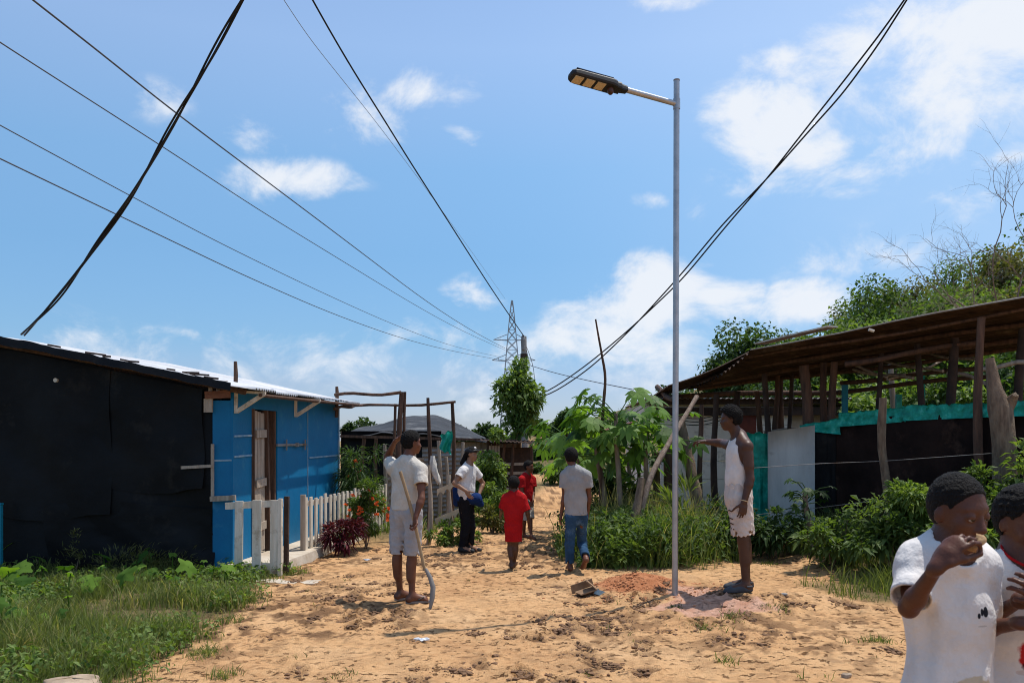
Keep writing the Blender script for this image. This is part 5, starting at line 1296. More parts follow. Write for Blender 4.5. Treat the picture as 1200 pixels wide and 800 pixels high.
def hand_shapes(w, d, n, thumb, s, curl=25, rmin=.0, spread=.0, pinch=0):
    """w wrist, d direction of the hand, n the way the palm faces, thumb the side the thumb is on"""
    d = unit(d); n = unit(n - d * (n @ d)); sd_ = np.cross(d, n); sd_ = sd_ if sd_ @ thumb > 0 else -sd_
    out = [(cone(w, w + d * .05 * s, .026 * s, .036 * s, n, .6), .015), (cone(w + d * .035 * s, w + d * .080 * s, .036 * s, .037 * s, n, .38), .010)]
    for i, (o, L_) in enumerate(((.031, .074), (.0105, .083), (-.0105, .077), (-.030, .058))):
        p = w + d * (.092 - .006 * (i in (0, 3)) - .008 * (i == 3)) * s + sd_ * o * s; q = unit(d + sd_ * o * (2 + 10 * spread)); r = max(.0084 * s, rmin)
        for j, f in enumerate((.45, .30, .25)):
            q = unit(rot_about(q, np.cross(d, n), R(curl * (.6 + .4 * j + .12 * i)))); e = p + q * L_ * f * s
            out.append((cone(p, e, r, r * .92), .004)); p = e; r *= .92
    p = w + d * .03 * s + sd_ * .032 * s; q = unit(d * .62 + sd_ * .7 + n * .25) if not pinch else unit(d * .9 + sd_ * .25 + n * .5); r = max(.0115 * s, rmin)
    for j, L_ in enumerate((.038, .032, .026)):
        e = p + q * L_ * s; out.append((cone(p, e, r, r * .9), .008)); p = e; r *= .9; q = unit(rot_about(q, np.cross(q, d * .5 + n * .5), R(curl * .6)))
    return out


SK = {}


def skin_mat(name, c1, c2):
    m = mat(name, c1, c2, 9, .45, .10, 120, spec=.32, detail=4); return m


M['skin_deep'] = skin_mat('deep_brown_skin', (.085, .038, .022), (.066, .028, .017))
M['skin_brown'] = skin_mat('brown_skin', (.155, .060, .032), (.12, .046, .025))
M['skin_shade'] = skin_mat('brown_skin_shaded', (.108, .038, .020), (.082, .029, .016))  # brown skin darkened: the near boys' deep shade is put into the colour
M['skin_light'] = skin_mat('light_brown_skin', (.30, .155, .09), (.24, .12, .07))
M['hair'] = mat('black_hair', (.012, .010, .009), (.006, .005, .005), 40, .8, .9, 160, spec=.2)
M['eyewhite'] = mat('eye_white', (.34, .32, .31), (.30, .28, .27), 20, .3); M['iris'] = mat('dark_iris', (.012, .007, .005), (.008, .005, .004), 20, .2, spec=.5)
M['lip'] = mat('lip', (.10, .04, .033), (.08, .032, .026), 20, .45)
def cloth(name, c1, c2, c3=None, t3=.62, s3=5): return mat(name, c1, c2, 7, .9, .35, 45, spec=.1, c3=c3, s3=s3, t3=t3)


M['shirt_dusty'] = cloth('dusty_white_cotton', (.60, .56, .50), (.50, .46, .40), (.42, .35, .27), .66)
M['shirt_white'] = cloth('white_cotton', (.72, .68, .65), (.63, .59, .56), (.52, .45, .36), .70, 3.5)
M['shirt_grey'] = cloth('grey_marl_cotton', (.34, .335, .33), (.28, .275, .27))
M['red_cotton'] = cloth('red_cotton', (.42, .012, .014), (.32, .008, .01))
M['shorts_grey'] = cloth('pale_grey_twill', (.40, .39, .40), (.33, .32, .33), (.30, .25, .2), .66)
M['shorts_white'] = cloth('white_denim', (.60, .53, .48), (.52, .44, .39), (.5, .4, .33), .66)
M['shorts_khaki'] = cloth('khaki_twill', (.42, .37, .32), (.33, .29, .25))
M['denim'] = cloth('blue_denim', (.035, .085, .16), (.02, .05, .10), (.09, .16, .25), .60)
M['black_cloth'] = cloth('black_trousers', (.012, .012, .015), (.008, .008, .01))
M['navy_cloth'] = cloth('navy_jacket', (.010, .030, .115), (.007, .02, .075))
M['rubber_grey'] = mat('grey_rubber', (.055, .06, .07), (.035, .038, .045), 12, .65)
M['sole'] = mat('sandal_sole', (.24, .21, .19), (.15, .13, .12), 12, .8)
M['shoe_black'] = mat('black_shoe', (.018, .018, .02), (.01, .01, .011), 12, .6)


def person(label, base, j, f, face, H, hh, skin, res, hair=.018, clothes=(), build=1., hands=(None, None), shoe=None, face_pitch=0., neck_r=.056, eyes=False, knuckle=0., group=None, hairkind='short', feet=None, legs=True, slim=.92, limb=1.):
    """j: joints in world coordinates. f: the way the chest faces, face: the way the head faces"""
    s = H / 1.75; b = build; f = unit(np.append(np.asarray(f, float)[:2], 0)); face = unit(np.append(np.asarray(face, float)[:2], 0)); up = np.array((0, 0, 1.))
    root = thing('person', label, 'person', base, group)
    J = {k: np.asarray(v, float) for k, v in j.items()}
    allp = np.stack(list(J.values())); lo = allp.min(0) - .24 * s; hi = allp.max(0) + .24 * s; lo[2] = min(lo[2], base[2] - .02); hi[2] = max(hi[2], J['hd'][2] + hh * .75)
    fd = Field(lo, hi, res)
    pv, nk, hd = J['pv'], J['nk'], J['hd']
    sl, sr, hl, hr = J['sl'], J['sr'], J['hl'], J['hr']
    chest = pv + (nk - pv) * .70; waist = pv + (nk - pv) * .30
    cw = np.linalg.norm(sl - sr) * .5
    torso = [(ell(pv - up * .02 * s, np.array((.155 * s * b, .108 * s * b, .12 * s)), np.stack([np.cross(f, up), f, up], 1)), .03),
             (cone(pv, waist, .140 * s * b, .132 * s * b, f, .68), .05), (cone(waist, chest, .132 * s * b, .150 * s * b, f, .66), .06), (cone(chest, chest + (nk - chest) * .45, .148 * s * b, .115 * s * b, f, .62), .06)]
    sh = [(cone(sl + (nk - sl) * .55 - up * .02 * s, sl, .058 * s * b, .053 * s * b), .05), (cone(sr + (nk - sr) * .55 - up * .02 * s, sr, .058 * s * b, .053 * s * b), .05),
          (cone(nk + up * .015 * s, sl + (nk - sl) * .35, .05 * s, .046 * s), .05), (cone(nk + up * .015 * s, sr + (nk - sr) * .35, .05 * s, .046 * s), .05)]
    for q in torso + sh: fd.put(*q)

    def arm(a, e, w, extra=0.):
        m = e + (w - e) * .25
        bb = b * limb; return [(cone(a, e, .050 * s * bb, .038 * s * bb), .03), (cone(a + (e - a) * .25, a + (e - a) * .6, .046 * s * bb, .044 * s * bb), .02), (cone(e, m, .037 * s * bb, .040 * s * bb), .02), (cone(m, w, .040 * s * bb, .027 * s * bb), .02)]
    for a, e, w in (('sl', 'el', 'wl'), ('sr', 'er', 'wr')):
        for q in arm(J[a], J[e], J[w]): fd.put(*q)
    for side, (a, e, w), hs in ((-1, ('sl', 'el', 'wl'), hands[0]), (1, ('sr', 'er', 'wr'), hands[1])):
        d0 = unit(J[w] - J[e]); hs = hs or {}
        d = unit(np.asarray(hs.get('d', d0), float)); inw = unit(np.cross(f, up) * -side); n = np.asarray(hs.get('n', inw), float); th = np.asarray(hs.get('t', f), float)
        for q in hand_shapes(J[w], d, n, th, s * hs.get('s', 1.), hs.get('curl', 22), max(knuckle, .55 * res), hs.get('spread', .0), hs.get('pinch', 0)): fd.put(*q)

    def leg(h, k, a, back):
        return [(cone(h, k, .083 * s * b, .052 * s * b), .04), (cone(h - up * .05 * s, h + (k - h) * .5, .080 * s * b, .068 * s * b), .03), (cone(k, a, .050 * s * b, .034 * s * b), .03), (cone(k + (a - k) * .15 + back * .012 * s, k + (a - k) * .48 + back * .016 * s, .050 * s * b, .044 * s * b), .03)]
    if legs:
        for h, k, a, t in (('hl', 'kl', 'al', 'tl'), ('hr', 'kr', 'ar', 'tr')):
            fw = unit((J[t] - J[a]) * (1, 1, 0) + 1e-6)
            for q in leg(J[h], J[k], J[a], -fw): fd.put(*q)
            A, T = J[a], J[t]; dn = unit(T - A); sole = unit(np.cross(np.cross(dn, unit(J[k] - A)), dn)); heel = A - sole * .035 * s - unit(T - A) * .035 * s * 0 - fw * .02 * s
            ball = A + (T - A) * .72; fd.put(cone(heel, A - sole * .01 * s, .034 * s, .033 * s), .02); fd.put(cone(heel, ball, .031 * s, .030 * s, sole, .8), .03); fd.put(cone(A + fw * .01, ball, .03 * s, .026 * s), .03)
            ss = unit(np.cross(dn, sole))
            for i in range(5):
                o = (i - 2) * .0165 * s; fd.put(cone(ball + ss * o - sole * .006 * s, T + ss * o - dn * (abs(i - 1.2) * .008) * s - sole * .012 * s, max(.011 * s, .6 * res), max(.009 * s, .55 * res)), .012)
    # head
    rt = np.cross(face, up); tilt = R(face_pitch); fw3 = unit(face * math.cos(tilt) + up * math.sin(tilt)); u3 = unit(np.cross(rt, fw3)); B3 = np.stack([rt, fw3, u3], 1)
    hp = lambda x, y, z: hd + B3 @ (np.array((x * slim, y * slim, z)) * hh)
    fd.put(cone(nk - up * .03 * s, hp(0, -.08, -.22), neck_r * s, neck_r * s * .93), .03)
    he = lambda x, y, z, a, b_, c_: ell(hp(x, y, z), np.array((a * slim, b_ * slim, c_)) * hh, B3)
    for q, k in ((he(0, -.06, .12, .335, .42, .375), .02), (he(0, .09, -.12, .275, .29, .35), .10), (he(0, .24, -.385, .12, .11, .085), .09), (he(0, .285, .10, .23, .08, .07), .06), (he(.165, .22, -.10, .12, .10, .11), .07), (he(-.165, .22, -.10, .12, .10, .11), .07), (he(0, .28, -.27, .16, .10, .10), .06)):
        fd.put(q, k * hh)
    for sg in (1, -1):
        fd.put(he(sg * .15, .385, -.005, .085, .075, .055), .05 * hh, 's')
        if eyes: fd.put(he(sg * .15, .305, .012, .085, .08, .066), .02 * hh)
        fd.put(he(sg * .33, -.05, -.04, .028, .055, .095), .03 * hh); fd.put(he(sg * .350, -.08, -.02, .020, .05, .085), .02 * hh)
        fd.put(he(sg * .055, .375, -.155, .05, .05, .042), .03 * hh)
    fd.put(cone(hp(0, .335, .02), hp(0, .42, -.135), .035 * hh, .052 * hh), .05 * hh)
    fd.put(he(0, .365, -.245, .115, .055, .033), .022 * hh); fd.put(he(0, .355, -.305, .10, .055, .038), .022 * hh)
    v, q = fd.mesh(); vm = [M[skin]]; fm = np.zeros(len(q), int)
    if eyes:      # lips by region, eyeballs as two small islands of the same body mesh
        c = (v[q].mean(1) - hd) @ B3 / hh / np.array((slim, slim, 1)); lipm = (np.abs(c[:, 0]) < .125) & (c[:, 1] > .33) & (c[:, 2] < -.215) & (c[:, 2] > -.345) & (((c[:, 0] / .13) ** 2 + ((c[:, 2] + .275) / .066) ** 2) < 1)
        fm[lipm] = 1; vm += [M['lip'], M['eyewhite'], M['iris']]
        V = [v]; Q = [q]; FM = [fm]; n0 = len(v)
        for sg in (1, -1):
            u_, w_ = np.meshgrid(np.linspace(0, 2 * np.pi, 17)[:-1], np.linspace(.02, np.pi - .02, 14), indexing='ij'); r = .064 * hh * slim
            dl = np.stack([np.sin(w_) * np.cos(u_), np.cos(w_), np.sin(w_) * np.sin(u_)], -1); pts = hp(sg * .15, .318, -.008) + (dl * r * np.array((1.1, 1, .72))).reshape(-1, 3) @ B3.T
            ii = np.arange(16 * 14).reshape(16, 14); nx = np.roll(ii, -1, 0); qq = np.stack([ii[:, :-1], ii[:, 1:], nx[:, 1:], nx[:, :-1]], -1).reshape(-1, 4)
            ang = np.tile(.5 * (w_[0, :-1] + w_[0, 1:]), 16); FM.append(np.where(ang < .62, 3, 2)); V.append(pts); Q.append(qq + n0); n0 += len(pts)
        v = np.concatenate(V); q = np.concatenate(Q); fm = np.concatenate(FM)
    link('body', np_mesh('body', v - base, [q], vm, True, None, fm), root)
    # hair
    if hair:
        t = hair / hh; fh = Field(hd - hh * .75, hd + hh * .8, min(res, .006)); fh.put(he(0, -.06, .12, .328 + t, .415 + t, .368 + t), .01)
        pl = hp(0, .30, .285); nrm = B3 @ unit(np.array((0, .80, -.62))); pl2 = hp(0, -.42, -.24); n2 = B3 @ unit(np.array((0, -.1, -1)))
        if hairkind == 'short': fh.clip(pl, nrm); fh.clip(pl2, n2); fh.put(he(.37, .02, -.05, .10, .12, .17), .01, 's'); fh.put(he(-.37, .02, -.05, .10, .12, .17), .01, 's')
        else:
            fh.clip(hp(0, .25, .30), nrm); a = hp(0, -.42, .05); fh2 = fh
        fh.noise(hair * .28, 260 if hairkind == 'short' else 120, 4)
        hv, hq = fh.mesh(); link('hair', np_mesh('hair', hv - base, [hq], M['hair'], True), root)
    for c in clothes:
        kind = c['kind']; fc = Field(lo - .06, hi + .06, c.get('res', res)); ez = c.get('ease', .014) * s
        if kind in ('shirt', 'vest'):
            hz_ = c['hem']; bl = c.get('belly', 0) * s
            hemc = np.array((pv[0], pv[1], hz_ - .05)) + np.asarray(c.get('hemoff', (0, 0, 0)), float)
            fc.put(cone(chest, chest + (nk - chest) * .55, .150 * s * b + ez, .112 * s * b + ez, f, .66), .05); fc.put(cone(chest, waist, .150 * s * b + ez, .146 * s * b + ez + bl, f, .70), .06); fc.put(cone(waist, hemc, .146 * s * b + ez + bl, c.get('hemr', .168) * s * b + ez, f, .74), .06)
            for a in (sl, sr):
                if kind == 'shirt':
                    fc.put(cone(a + (nk - a) * .6 - up * .015 * s, a, .062 * s * b + ez * .6, .056 * s * b + ez * .7), .05); fc.put(cone(nk + up * .005, a + (nk - a) * .3, .05 * s + ez * .5, .048 * s + ez * .5), .05)
                else: fc.put(cone(a + (nk - a) * .75 - up * .04 * s, a + (nk - a) * .30 - up * .005 * s, .045 * s * b + ez, .034 * s * b + ez * .9, f, .9), .04)
            if c.get('noise', 1): fc.noise(c.get('wr', .009) * s, 16 / s, c.get('seed', 1), (1, 1, .6)); fc.noise(c.get('fine', .0035) * s, 42 / s, 9, (1, 1, .5))
            fc.clip((0, 0, hz_), -up)
            inner = hemc + up * .05
            fc.put(cone(inner - up * .12, inner + up * .02, c.get('hemr', .168) * s * b + ez - .014, c.get('hemr', .168) * s * b + ez - .02, f, .74), .01, 's')
            if kind == 'shirt':
                for a, e in ((sl, J['el']), (sr, J['er'])):
                    tt = c.get('sleeve', .55); end = a + (e - a) * tt; ff = Field(fc.lo, fc.lo + (fc.n - 1) * fc.res, fc.res)
                    if True:
                        ff = Field(np.minimum(a, end) - .13 * s, np.maximum(a, end) + .13 * s, fc.res)
                        ff.put(cone(a - (e - a) * .0, a + (e - a) * (tt + .12), .058 * s * b + ez, c.get('cuff', .066) * s * b + ez, None), .02); ff.noise(.005 * s, 30 / s, 5); ff.clip(end, e - a); ff.put(cone(end - unit(e - a) * .02, end + unit(e - a) * .05, .045 * s * b + ez * .8, .052 * s * b + ez), .005, 's')
                        # merge into the shirt field
                        off = np.round((ff.lo - fc.lo) / fc.res).astype(int)
                        ff_lo = fc.lo + off * fc.res
                        A = [max(0, o) for o in off]; Bn = [min(fc.n[i], off[i] + ff.n[i]) for i in range(3)]
                        w = tuple(slice(A[i], Bn[i]) for i in range(3)); w2 = tuple(slice(A[i] - off[i], Bn[i] - off[i]) for i in range(3)); x, y = fc.d[w], ff.d[w2]; h = np.maximum(.03 - np.abs(x - y), 0) / .03
                        fc.d[w] = np.minimum(x, y) - h * h * .0075
            nr = c.get('neck', .066) * s; nd = c.get('neckdrop', .0) * s
            fc.put(ell(nk + up * (.045 * s) + f * (.035 * s + nd * .3) - up * nd, np.array((nr, nr * 1.1, .055 * s + nd)), np.stack([np.cross(f, up), f, up], 1)), .008, 's')
            if kind == 'vest':
                for a in (sl, sr): fc.put(cone(a + (a - nk) * .05 - up * .03 * s, a + (a - nk) * .25 - up * .10 * s, .085 * s * b, .085 * s * b), .01, 's')
        elif kind in ('shorts', 'trousers'):
            wz = c.get('waist', pv[2] + .10 * s); fr = c.get('len', .55)
            fc.put(cone(pv + up * .12 * s, pv - up * .03 * s, .140 * s * b + ez, .160 * s * b + ez, f, .72), .04)
            for h, k, a in (('hl', 'kl', 'al'), ('hr', 'kr', 'ar')):
                h, k, a = J[h], J[k], J[a]; fl = c.get('flare', .085)
                ff = []
                if fr <= 1: end = h + (k - h) * fr; dv = unit(k - h); fc.put(cone(h, h + (k - h) * (fr + .02), .090 * s * b + ez, fl * s * b + ez), .04)
                else:
                    end = k + (a - k) * (fr - 1); dv = unit(a - k); fc.put(cone(h, k, .090 * s * b + ez, c.get('knee', .062) * s * b + ez), .04); fc.put(cone(k, end + dv * .02, c.get('knee', .062) * s * b + ez, c.get('cuff', .055) * s * b + ez), .03)
                rr = (fl if fr <= 1 else c.get('cuff', .055)) * s * b + ez
                # cut the leg end clean: carve from below, then hollow
                fc.put(cone(end + dv * (rr + .001) * 1.0 + dv * .02, end + dv * (rr + .10), rr * 1.5, rr * 1.5), .004, 's') if False else None
                g = fc.win(end - rr * 1.6 - .02, end + rr * 1.6 + .02); w, X = g; dd = (X[0] - end[0]) * dv[0] + (X[1] - end[1]) * dv[1] + (X[2] - end[2]) * dv[2]
                rad_ = np.sqrt(np.maximum((X[0] - end[0]) ** 2 + (X[1] - end[1]) ** 2 + (X[2] - end[2]) ** 2 - dd ** 2, 0)); lim = dd - .006 * np.sin(np.arctan2(X[1] - end[1] + 0 * X[0] + 0 * X[2], X[0] - end[0] + 0 * X[1] + 0 * X[2]) * c.get('fray', 0) * 5) * (1 if c.get('fray', 0) else 0)
                fc.d[w] = np.where(rad_ < rr * 1.25, np.maximum(fc.d[w], lim), fc.d[w]).astype(np.float32)
                fc.put(cone(end - dv * .015, end + dv * .04, rr - .014, rr - .008), .004, 's')
            fc.noise(c.get('wr', .009) * s, 20 / s, 3, (1, 1, .7)); fc.noise(.0025 * s, 60 / s, 8, (.6, .6, 1)); fc.clip((0, 0, wz), up)
        elif kind == 'custom':
            for q in c['shapes']: fc.put(q[0], q[1], q[2] if len(q) > 2 else 'u')
            for q in c.get('clips', ()): fc.clip(*q)
            if c.get('wr'): fc.noise(c['wr'], 30 / s, 2)
        cv, cq = fc.mesh()
        if len(cq):
            o = link(c['name'], np_mesh(c['name'], cv - base, [cq], c['mat'] if not isinstance(c['mat'], str) else M[c['mat']], True), root)
            if c.get('label'): o['label'] = c['label']
    return root, hp, B3, J


def feet_at(px, py): return on_ground(px, py)


def joints(Y0, **k):
    """pixel joints with a depth offset, at the figure's distance"""
    return {n: P(v[0], v[1], Y0 + (v[2] if len(v) > 2 else 0)) for n, v in k.items()}


def stand(J, side, foot, ank, toe_dir, s):
    """put one foot flat on the ground: ankle above the point, toes ahead of it"""
    g = np.array((foot[0], foot[1], gz(foot[0], foot[1]))); t = unit(np.append(np.asarray(toe_dir, float), 0))
    J['a' + side] = g + (0, 0, .072 * s + .012); J['t' + side] = g + t * .175 * s + (0, 0, .024 * s + .012)


def sandal(J, side, s, m, parent, name='flip_flop', strap=True):
    A, T = J['a' + side], J['t' + side]; d = unit((T - A) * (1, 1, 0)); sd_ = np.cross(d, (0, 0, 1.)); base = A * (1, 1, 0) + (0, 0, A[2] - .072 * s)
    u = np.linspace(0, 2 * np.pi, 25)[:-1]; L_ = .135 * s; c = base + d * .07 * s
    ring = c + np.outer(np.cos(u) * L_, d) + np.outer(np.sin(u) * .043 * s * (1 + .18 * np.cos(u)), sd_)
    mb = MB(); v = np.concatenate([ring + (0, 0, .0), ring + (0, 0, .02 * s)]); j = np.arange(24); k = (j + 1) % 24
    mb.add(v, np.stack([j, k, k + 24, j + 24], 1)); mb.add(ring, [tuple(range(24))[::-1]]); mb.add(ring + (0, 0, .02 * s), [tuple(range(24))])
    o = mb.build(name, M[m], parent)
    if strap:
        mb = MB(); a = c + d * .075 * s + (0, 0, .022 * s)
        for sg in (1, -1): mb.tube([a, a - d * .03 * s + sd_ * sg * .03 * s + (0, 0, .035 * s), a - d * .09 * s + sd_ * sg * .042 * s + (0, 0, .01 * s)], .006, 6)
        mb.build('strap', M['shoe_black'], o, smooth=True)
    return o


# ---- man with the digging bar (seen from behind)
g = feet_at(478, 706); Y0 = g[1]; H_ = 1.64; s_ = H_ / 1.75
J = joints(Y0, hd=(483, 519, .02), nk=(477, 541, 0), pv=(476, 595, 0), sl=(461, 549, .08), sr=(493, 551, -.08), el=(454, 535, .34), wl=(463, 517, .16), er=(494, 584, -.20), wr=(487, 606, -.26), hl=(467, 601, .05), hr=(485, 602, -.05), kl=(465.5, 655, .05), kr=(482.5, 657, -.03))
stand(J, 'l', (-1.075, Y0 + .08), None, (.75, .5), s_); stand(J, 'r', (-.945, Y0 - .06), None, (.95, .25), s_)
man1, hp, B3, JJ = person('person in dusty white t-shirt and grey shorts holding a long digging bar', g, J, (.42, .9), (.9, .42), H_, .215, 'skin_brown', .0075, .022, [
    dict(kind='shirt', name='t_shirt', mat='shirt_dusty', hem=CH - (597 - HY) / F * Y0, sleeve=.52, ease=.016, hemr=.158), dict(kind='shorts', name='shorts', mat='shorts_grey', len=.88, flare=.074, ease=.014)],
    hands=(dict(d=(.75, -.35, .55), n=(.3, -.2, -.9), t=(0, -1, 0), curl=8), dict(d=(-.1, .0, -1), n=(-.7, -.5, 0), t=(.5, -.7, -.2), curl=52)), build=.88)
for sd1 in 'lr': sandal(J, sd1, s_, 'sole', man1)
Yt = Y0 - .27
tool = thing('digging_bar', 'pale wooden handled digging bar with a curved iron blade, held beside grey shorts', 'tool', P(503, 713, Yt - .1))
a, b_ = P(469, 552, Yt + .04), P(499, 668, Yt + .06)
wr = J['wr']; mb = MB(); t = np.linspace(0, 1, 14)[:, None]; mb.tube(a + (b_ - a) * t + np.array((.012, 0, 0)) * np.sin(t * 4), .0155, 9, knob=.15); mb.build('handle', M['handle'], tool, smooth=True)
mb = MB(); q = [P(498.5, 666, Yt + .06), P(504, 676, Yt + .05), P(507.5, 688, Yt + .04), P(506.5, 700, Yt + .02), P(504, 714, Yt)]
mb.tube(q, (.017, .022, .026, .026, .012), 8); mb.build('blade', M['oldzinc'], tool, smooth=True)

# ---- woman in the cap
g = feet_at(547, 647); Y0 = g[1]; H_ = 1.50; s_ = H_ / 1.75
J = joints(Y0, hd=(553, 532, 0), nk=(549, 546, 0), pv=(546, 583, 0), sl=(556, 552, .13), sr=(542, 552.5, -.12), el=(566, 566, .24), wl=(561, 580, .10), er=(532.5, 566, -.20), wr=(546, 575, -.24), hl=(549, 588, .06), hr=(544, 588, -.05), kl=(552, 617, .06), kr=(546, 617, -.04))
stand(J, 'l', (J['kl'][0] - .02, Y0 + .07), None, (.9, -.35), s_); stand(J, 'r', (J['kr'][0] - .05, Y0 - .05), None, (.9, -.3), s_)
hd = J['hd']; up3 = np.array((0, 0, 1.)); ff = unit(np.array((.9, -.35, .12))); fr_ = unit(np.cross(ff, up3)); hh = .195
capB = np.stack([fr_, ff, np.cross(fr_, ff)], 1)
jk = J['pv'] + (0, 0, .03)
woman, hp, B3, JJ = person('person in black cap, white t-shirt and black trousers, blue jacket round the waist', g, J, (.80, -.6), (.9, -.45), H_, hh, 'skin_light', .0075, .012, [
    dict(kind='trousers', name='trousers', mat='black_cloth', len=1.93, knee=.06, cuff=.058, ease=.012, waist=J['pv'][2] + .1), dict(kind='shirt', name='t_shirt', mat='shirt_white', hem=CH - (590 - HY) / F * Y0, sleeve=.5, ease=.016, hemr=.150),
    dict(kind='custom', name='cap', mat='shoe_black', res=.006, shapes=[(ell(hd + capB @ np.array((0, -.07, .14)) * hh, np.array((.365, .455, .40)) * hh, capB), .01), (ell(hd + capB @ np.array((0, .48, .20)) * hh, np.array((.27, .36, .035)) * hh, capB), .02)], clips=[(hd + capB @ np.array((0, 0, .13)) * hh, -(capB @ np.array((0, .12, 1.))))]),
    dict(kind='custom', name='cap_badge', mat='shirt_white', res=.006, shapes=[(ell(hd + capB @ np.array((0, .30, .40)) * hh, np.array((.16, .07, .10)) * hh, capB), .01)]),
    dict(kind='custom', name='ponytail', mat='hair', res=.007, wr=.004, shapes=[(cone(hd - ff * .09 + (0, 0, .0), hd - ff * .13 - (0, 0, .10), .035, .042), .02), (cone(hd - ff * .13 - (0, 0, .10), hd - ff * .10 - (0, 0, .24), .042, .018), .02)]),
    dict(kind='custom', name='jacket', mat='navy_cloth', res=.008, wr=.010, shapes=[(cone(jk + (-.13, -.02, .06), jk + (-.12, .02, -.10), .055, .05), .04), (cone(jk + (-.05, -.05, -.04), jk + (.16, -.03, -.06), .075, .07), .05), (cone(jk + (.14, -.03, -.03), jk + (.20, 0, -.12), .07, .045), .04), (cone(jk + (-.10, .05, -.04), jk + (.14, .08, -.05), .08, .08), .05)])],
    hands=(None, dict(d=(.55, -.2, -.8), n=(.5, .8, 0), t=(.8, -.5, .3), curl=14)), build=.92)
for sd1 in 'lr':
    A, T = J['a' + sd1], J['t' + sd1]; d = unit((T - A) * (1, 1, 0)); fs = Field(np.minimum(A, T) - .12, np.maximum(A, T) + .12, .007); fs.put(cone(A - d * .025 - (0, 0, .032), T - (0, 0, .004), .040, .032), .02); fs.put(cone(A + (0, 0, .01), A - (0, 0, .03), .036, .038), .03); fs.clip((0, 0, A[2] - .072 * s_ + .002), (0, 0, -1)); vv, qq = fs.mesh(); link('shoe', np_mesh('shoe', vv - g, [qq], M['shoe_black'], True), woman)

# ---- small child in red, seen from behind
g = feet_at(600, 667); Y0 = g[1]; H_ = 1.13; s_ = H_ / 1.75
J = joints(Y0, hd=(602, 567, .01), nk=(602.5, 578.5, 0), pv=(601.5, 612, 0), sl=(592.5, 584, .02), sr=(612.5, 584, 0), el=(588, 597, .03), wl=(586.5, 603, .16), er=(618, 599, -.02), wr=(620, 612, .03), hl=(597.5, 618, 0), hr=(605, 618, 0), kl=(598, 642, .02), kr=(604, 643, .04))
stand(J, 'l', P(599.5, 668, Y0 - .03)[:2], None, (-.1, 1), s_ * 1.1); stand(J, 'r', P(602.5, 665, Y0 + .10)[:2], None, (.15, 1), s_ * 1.1)
child1, *_ = person('small child in a long red t-shirt walking away barefoot', g, J, (.03, 1), (-.1, 1), H_, .185, 'skin_deep', .0075, .016, [
    dict(kind='shirt', name='t_shirt', mat='red_cotton', hem=CH - (634 - HY) / F * Y0, sleeve=.95, ease=.022, hemr=.150, cuff=.055, wr=.008), dict(kind='shorts', name='shorts', mat='red_cotton', len=.5, flare=.085, ease=.012)], build=.92, neck_r=.06)

# ---- boy in red beyond, walking towards the right
g = feet_at(617, 632); Y0 = g[1]; H_ = 1.24; s_ = H_ / 1.75
J = joints(Y0, hd=(620, 547, 0), nk=(617.5, 557, .02), pv=(617, 586, 0), sl=(624, 562, .09), sr=(611.5, 562, -.08), el=(625, 576, .06), wl=(624.5, 586, -.08), er=(612, 578, -.12), wr=(619, 588, -.22), hl=(619.5, 590, .05), hr=(614.5, 590, -.05), kl=(621, 609, -.02), kr=(613.5, 611, -.06))
stand(J, 'l', P(622.5, 626, Y0 - .1)[:2], None, (.5, -.8), s_ * 1.05); stand(J, 'r', P(614, 633, Y0 + .02)[:2], None, (.8, -.5), s_ * 1.05)
boy1, *_ = person('boy in a red t-shirt and pale shorts walking on the path behind the small child', g, J, (.65, -.75), (.85, -.5), H_, .19, 'skin_brown', .0075, .014, [
    dict(kind='shirt', name='t_shirt', mat='red_cotton', hem=CH - (589 - HY) / F * Y0, sleeve=.6, ease=.022, hemr=.165), dict(kind='shorts', name='shorts', mat='shorts_khaki', len=.92, flare=.092, ease=.02)], build=.95)

# ---- boy in the grey t-shirt walking away
g = feet_at(669, 670); Y0 = g[1]; H_ = 1.44; s_ = H_ / 1.75
J = joints(Y0, hd=(669, 535.5, .02), nk=(672, 549.5, 0), pv=(675, 600, 0), sl=(662.5, 557, .02), sr=(687, 557, -.02), el=(661, 583, .02), wl=(657.5, 603, .04), er=(690.5, 582, .0), wr=(688.5, 603, .05), hl=(669.5, 606, -.02), hr=(681.5, 606, .02), kl=(667.5, 637, .0), kr=(682, 637, .16))
stand(J, 'l', P(668, 669, Y0)[:2], None, (-.1, 1), s_)
J['ar'] = P(686.5, 653.5, Y0 - .18); J['tr'] = P(683, 665.5, Y0 - .05)
boy2, *_ = person('boy in a grey t-shirt and blue jeans walking away barefoot with one heel raised', g, J, (.08, 1), (-.25, 1), H_, .205, 'skin_brown', .0075, .02, [
    dict(kind='trousers', name='jeans', mat='denim', len=1.86, knee=.060, cuff=.056, ease=.012), dict(kind='shirt', name='t_shirt', mat='shirt_grey', hem=CH - (603 - HY) / F * Y0, sleeve=.55, ease=.024, hemr=.172, wr=.008)], build=.84)

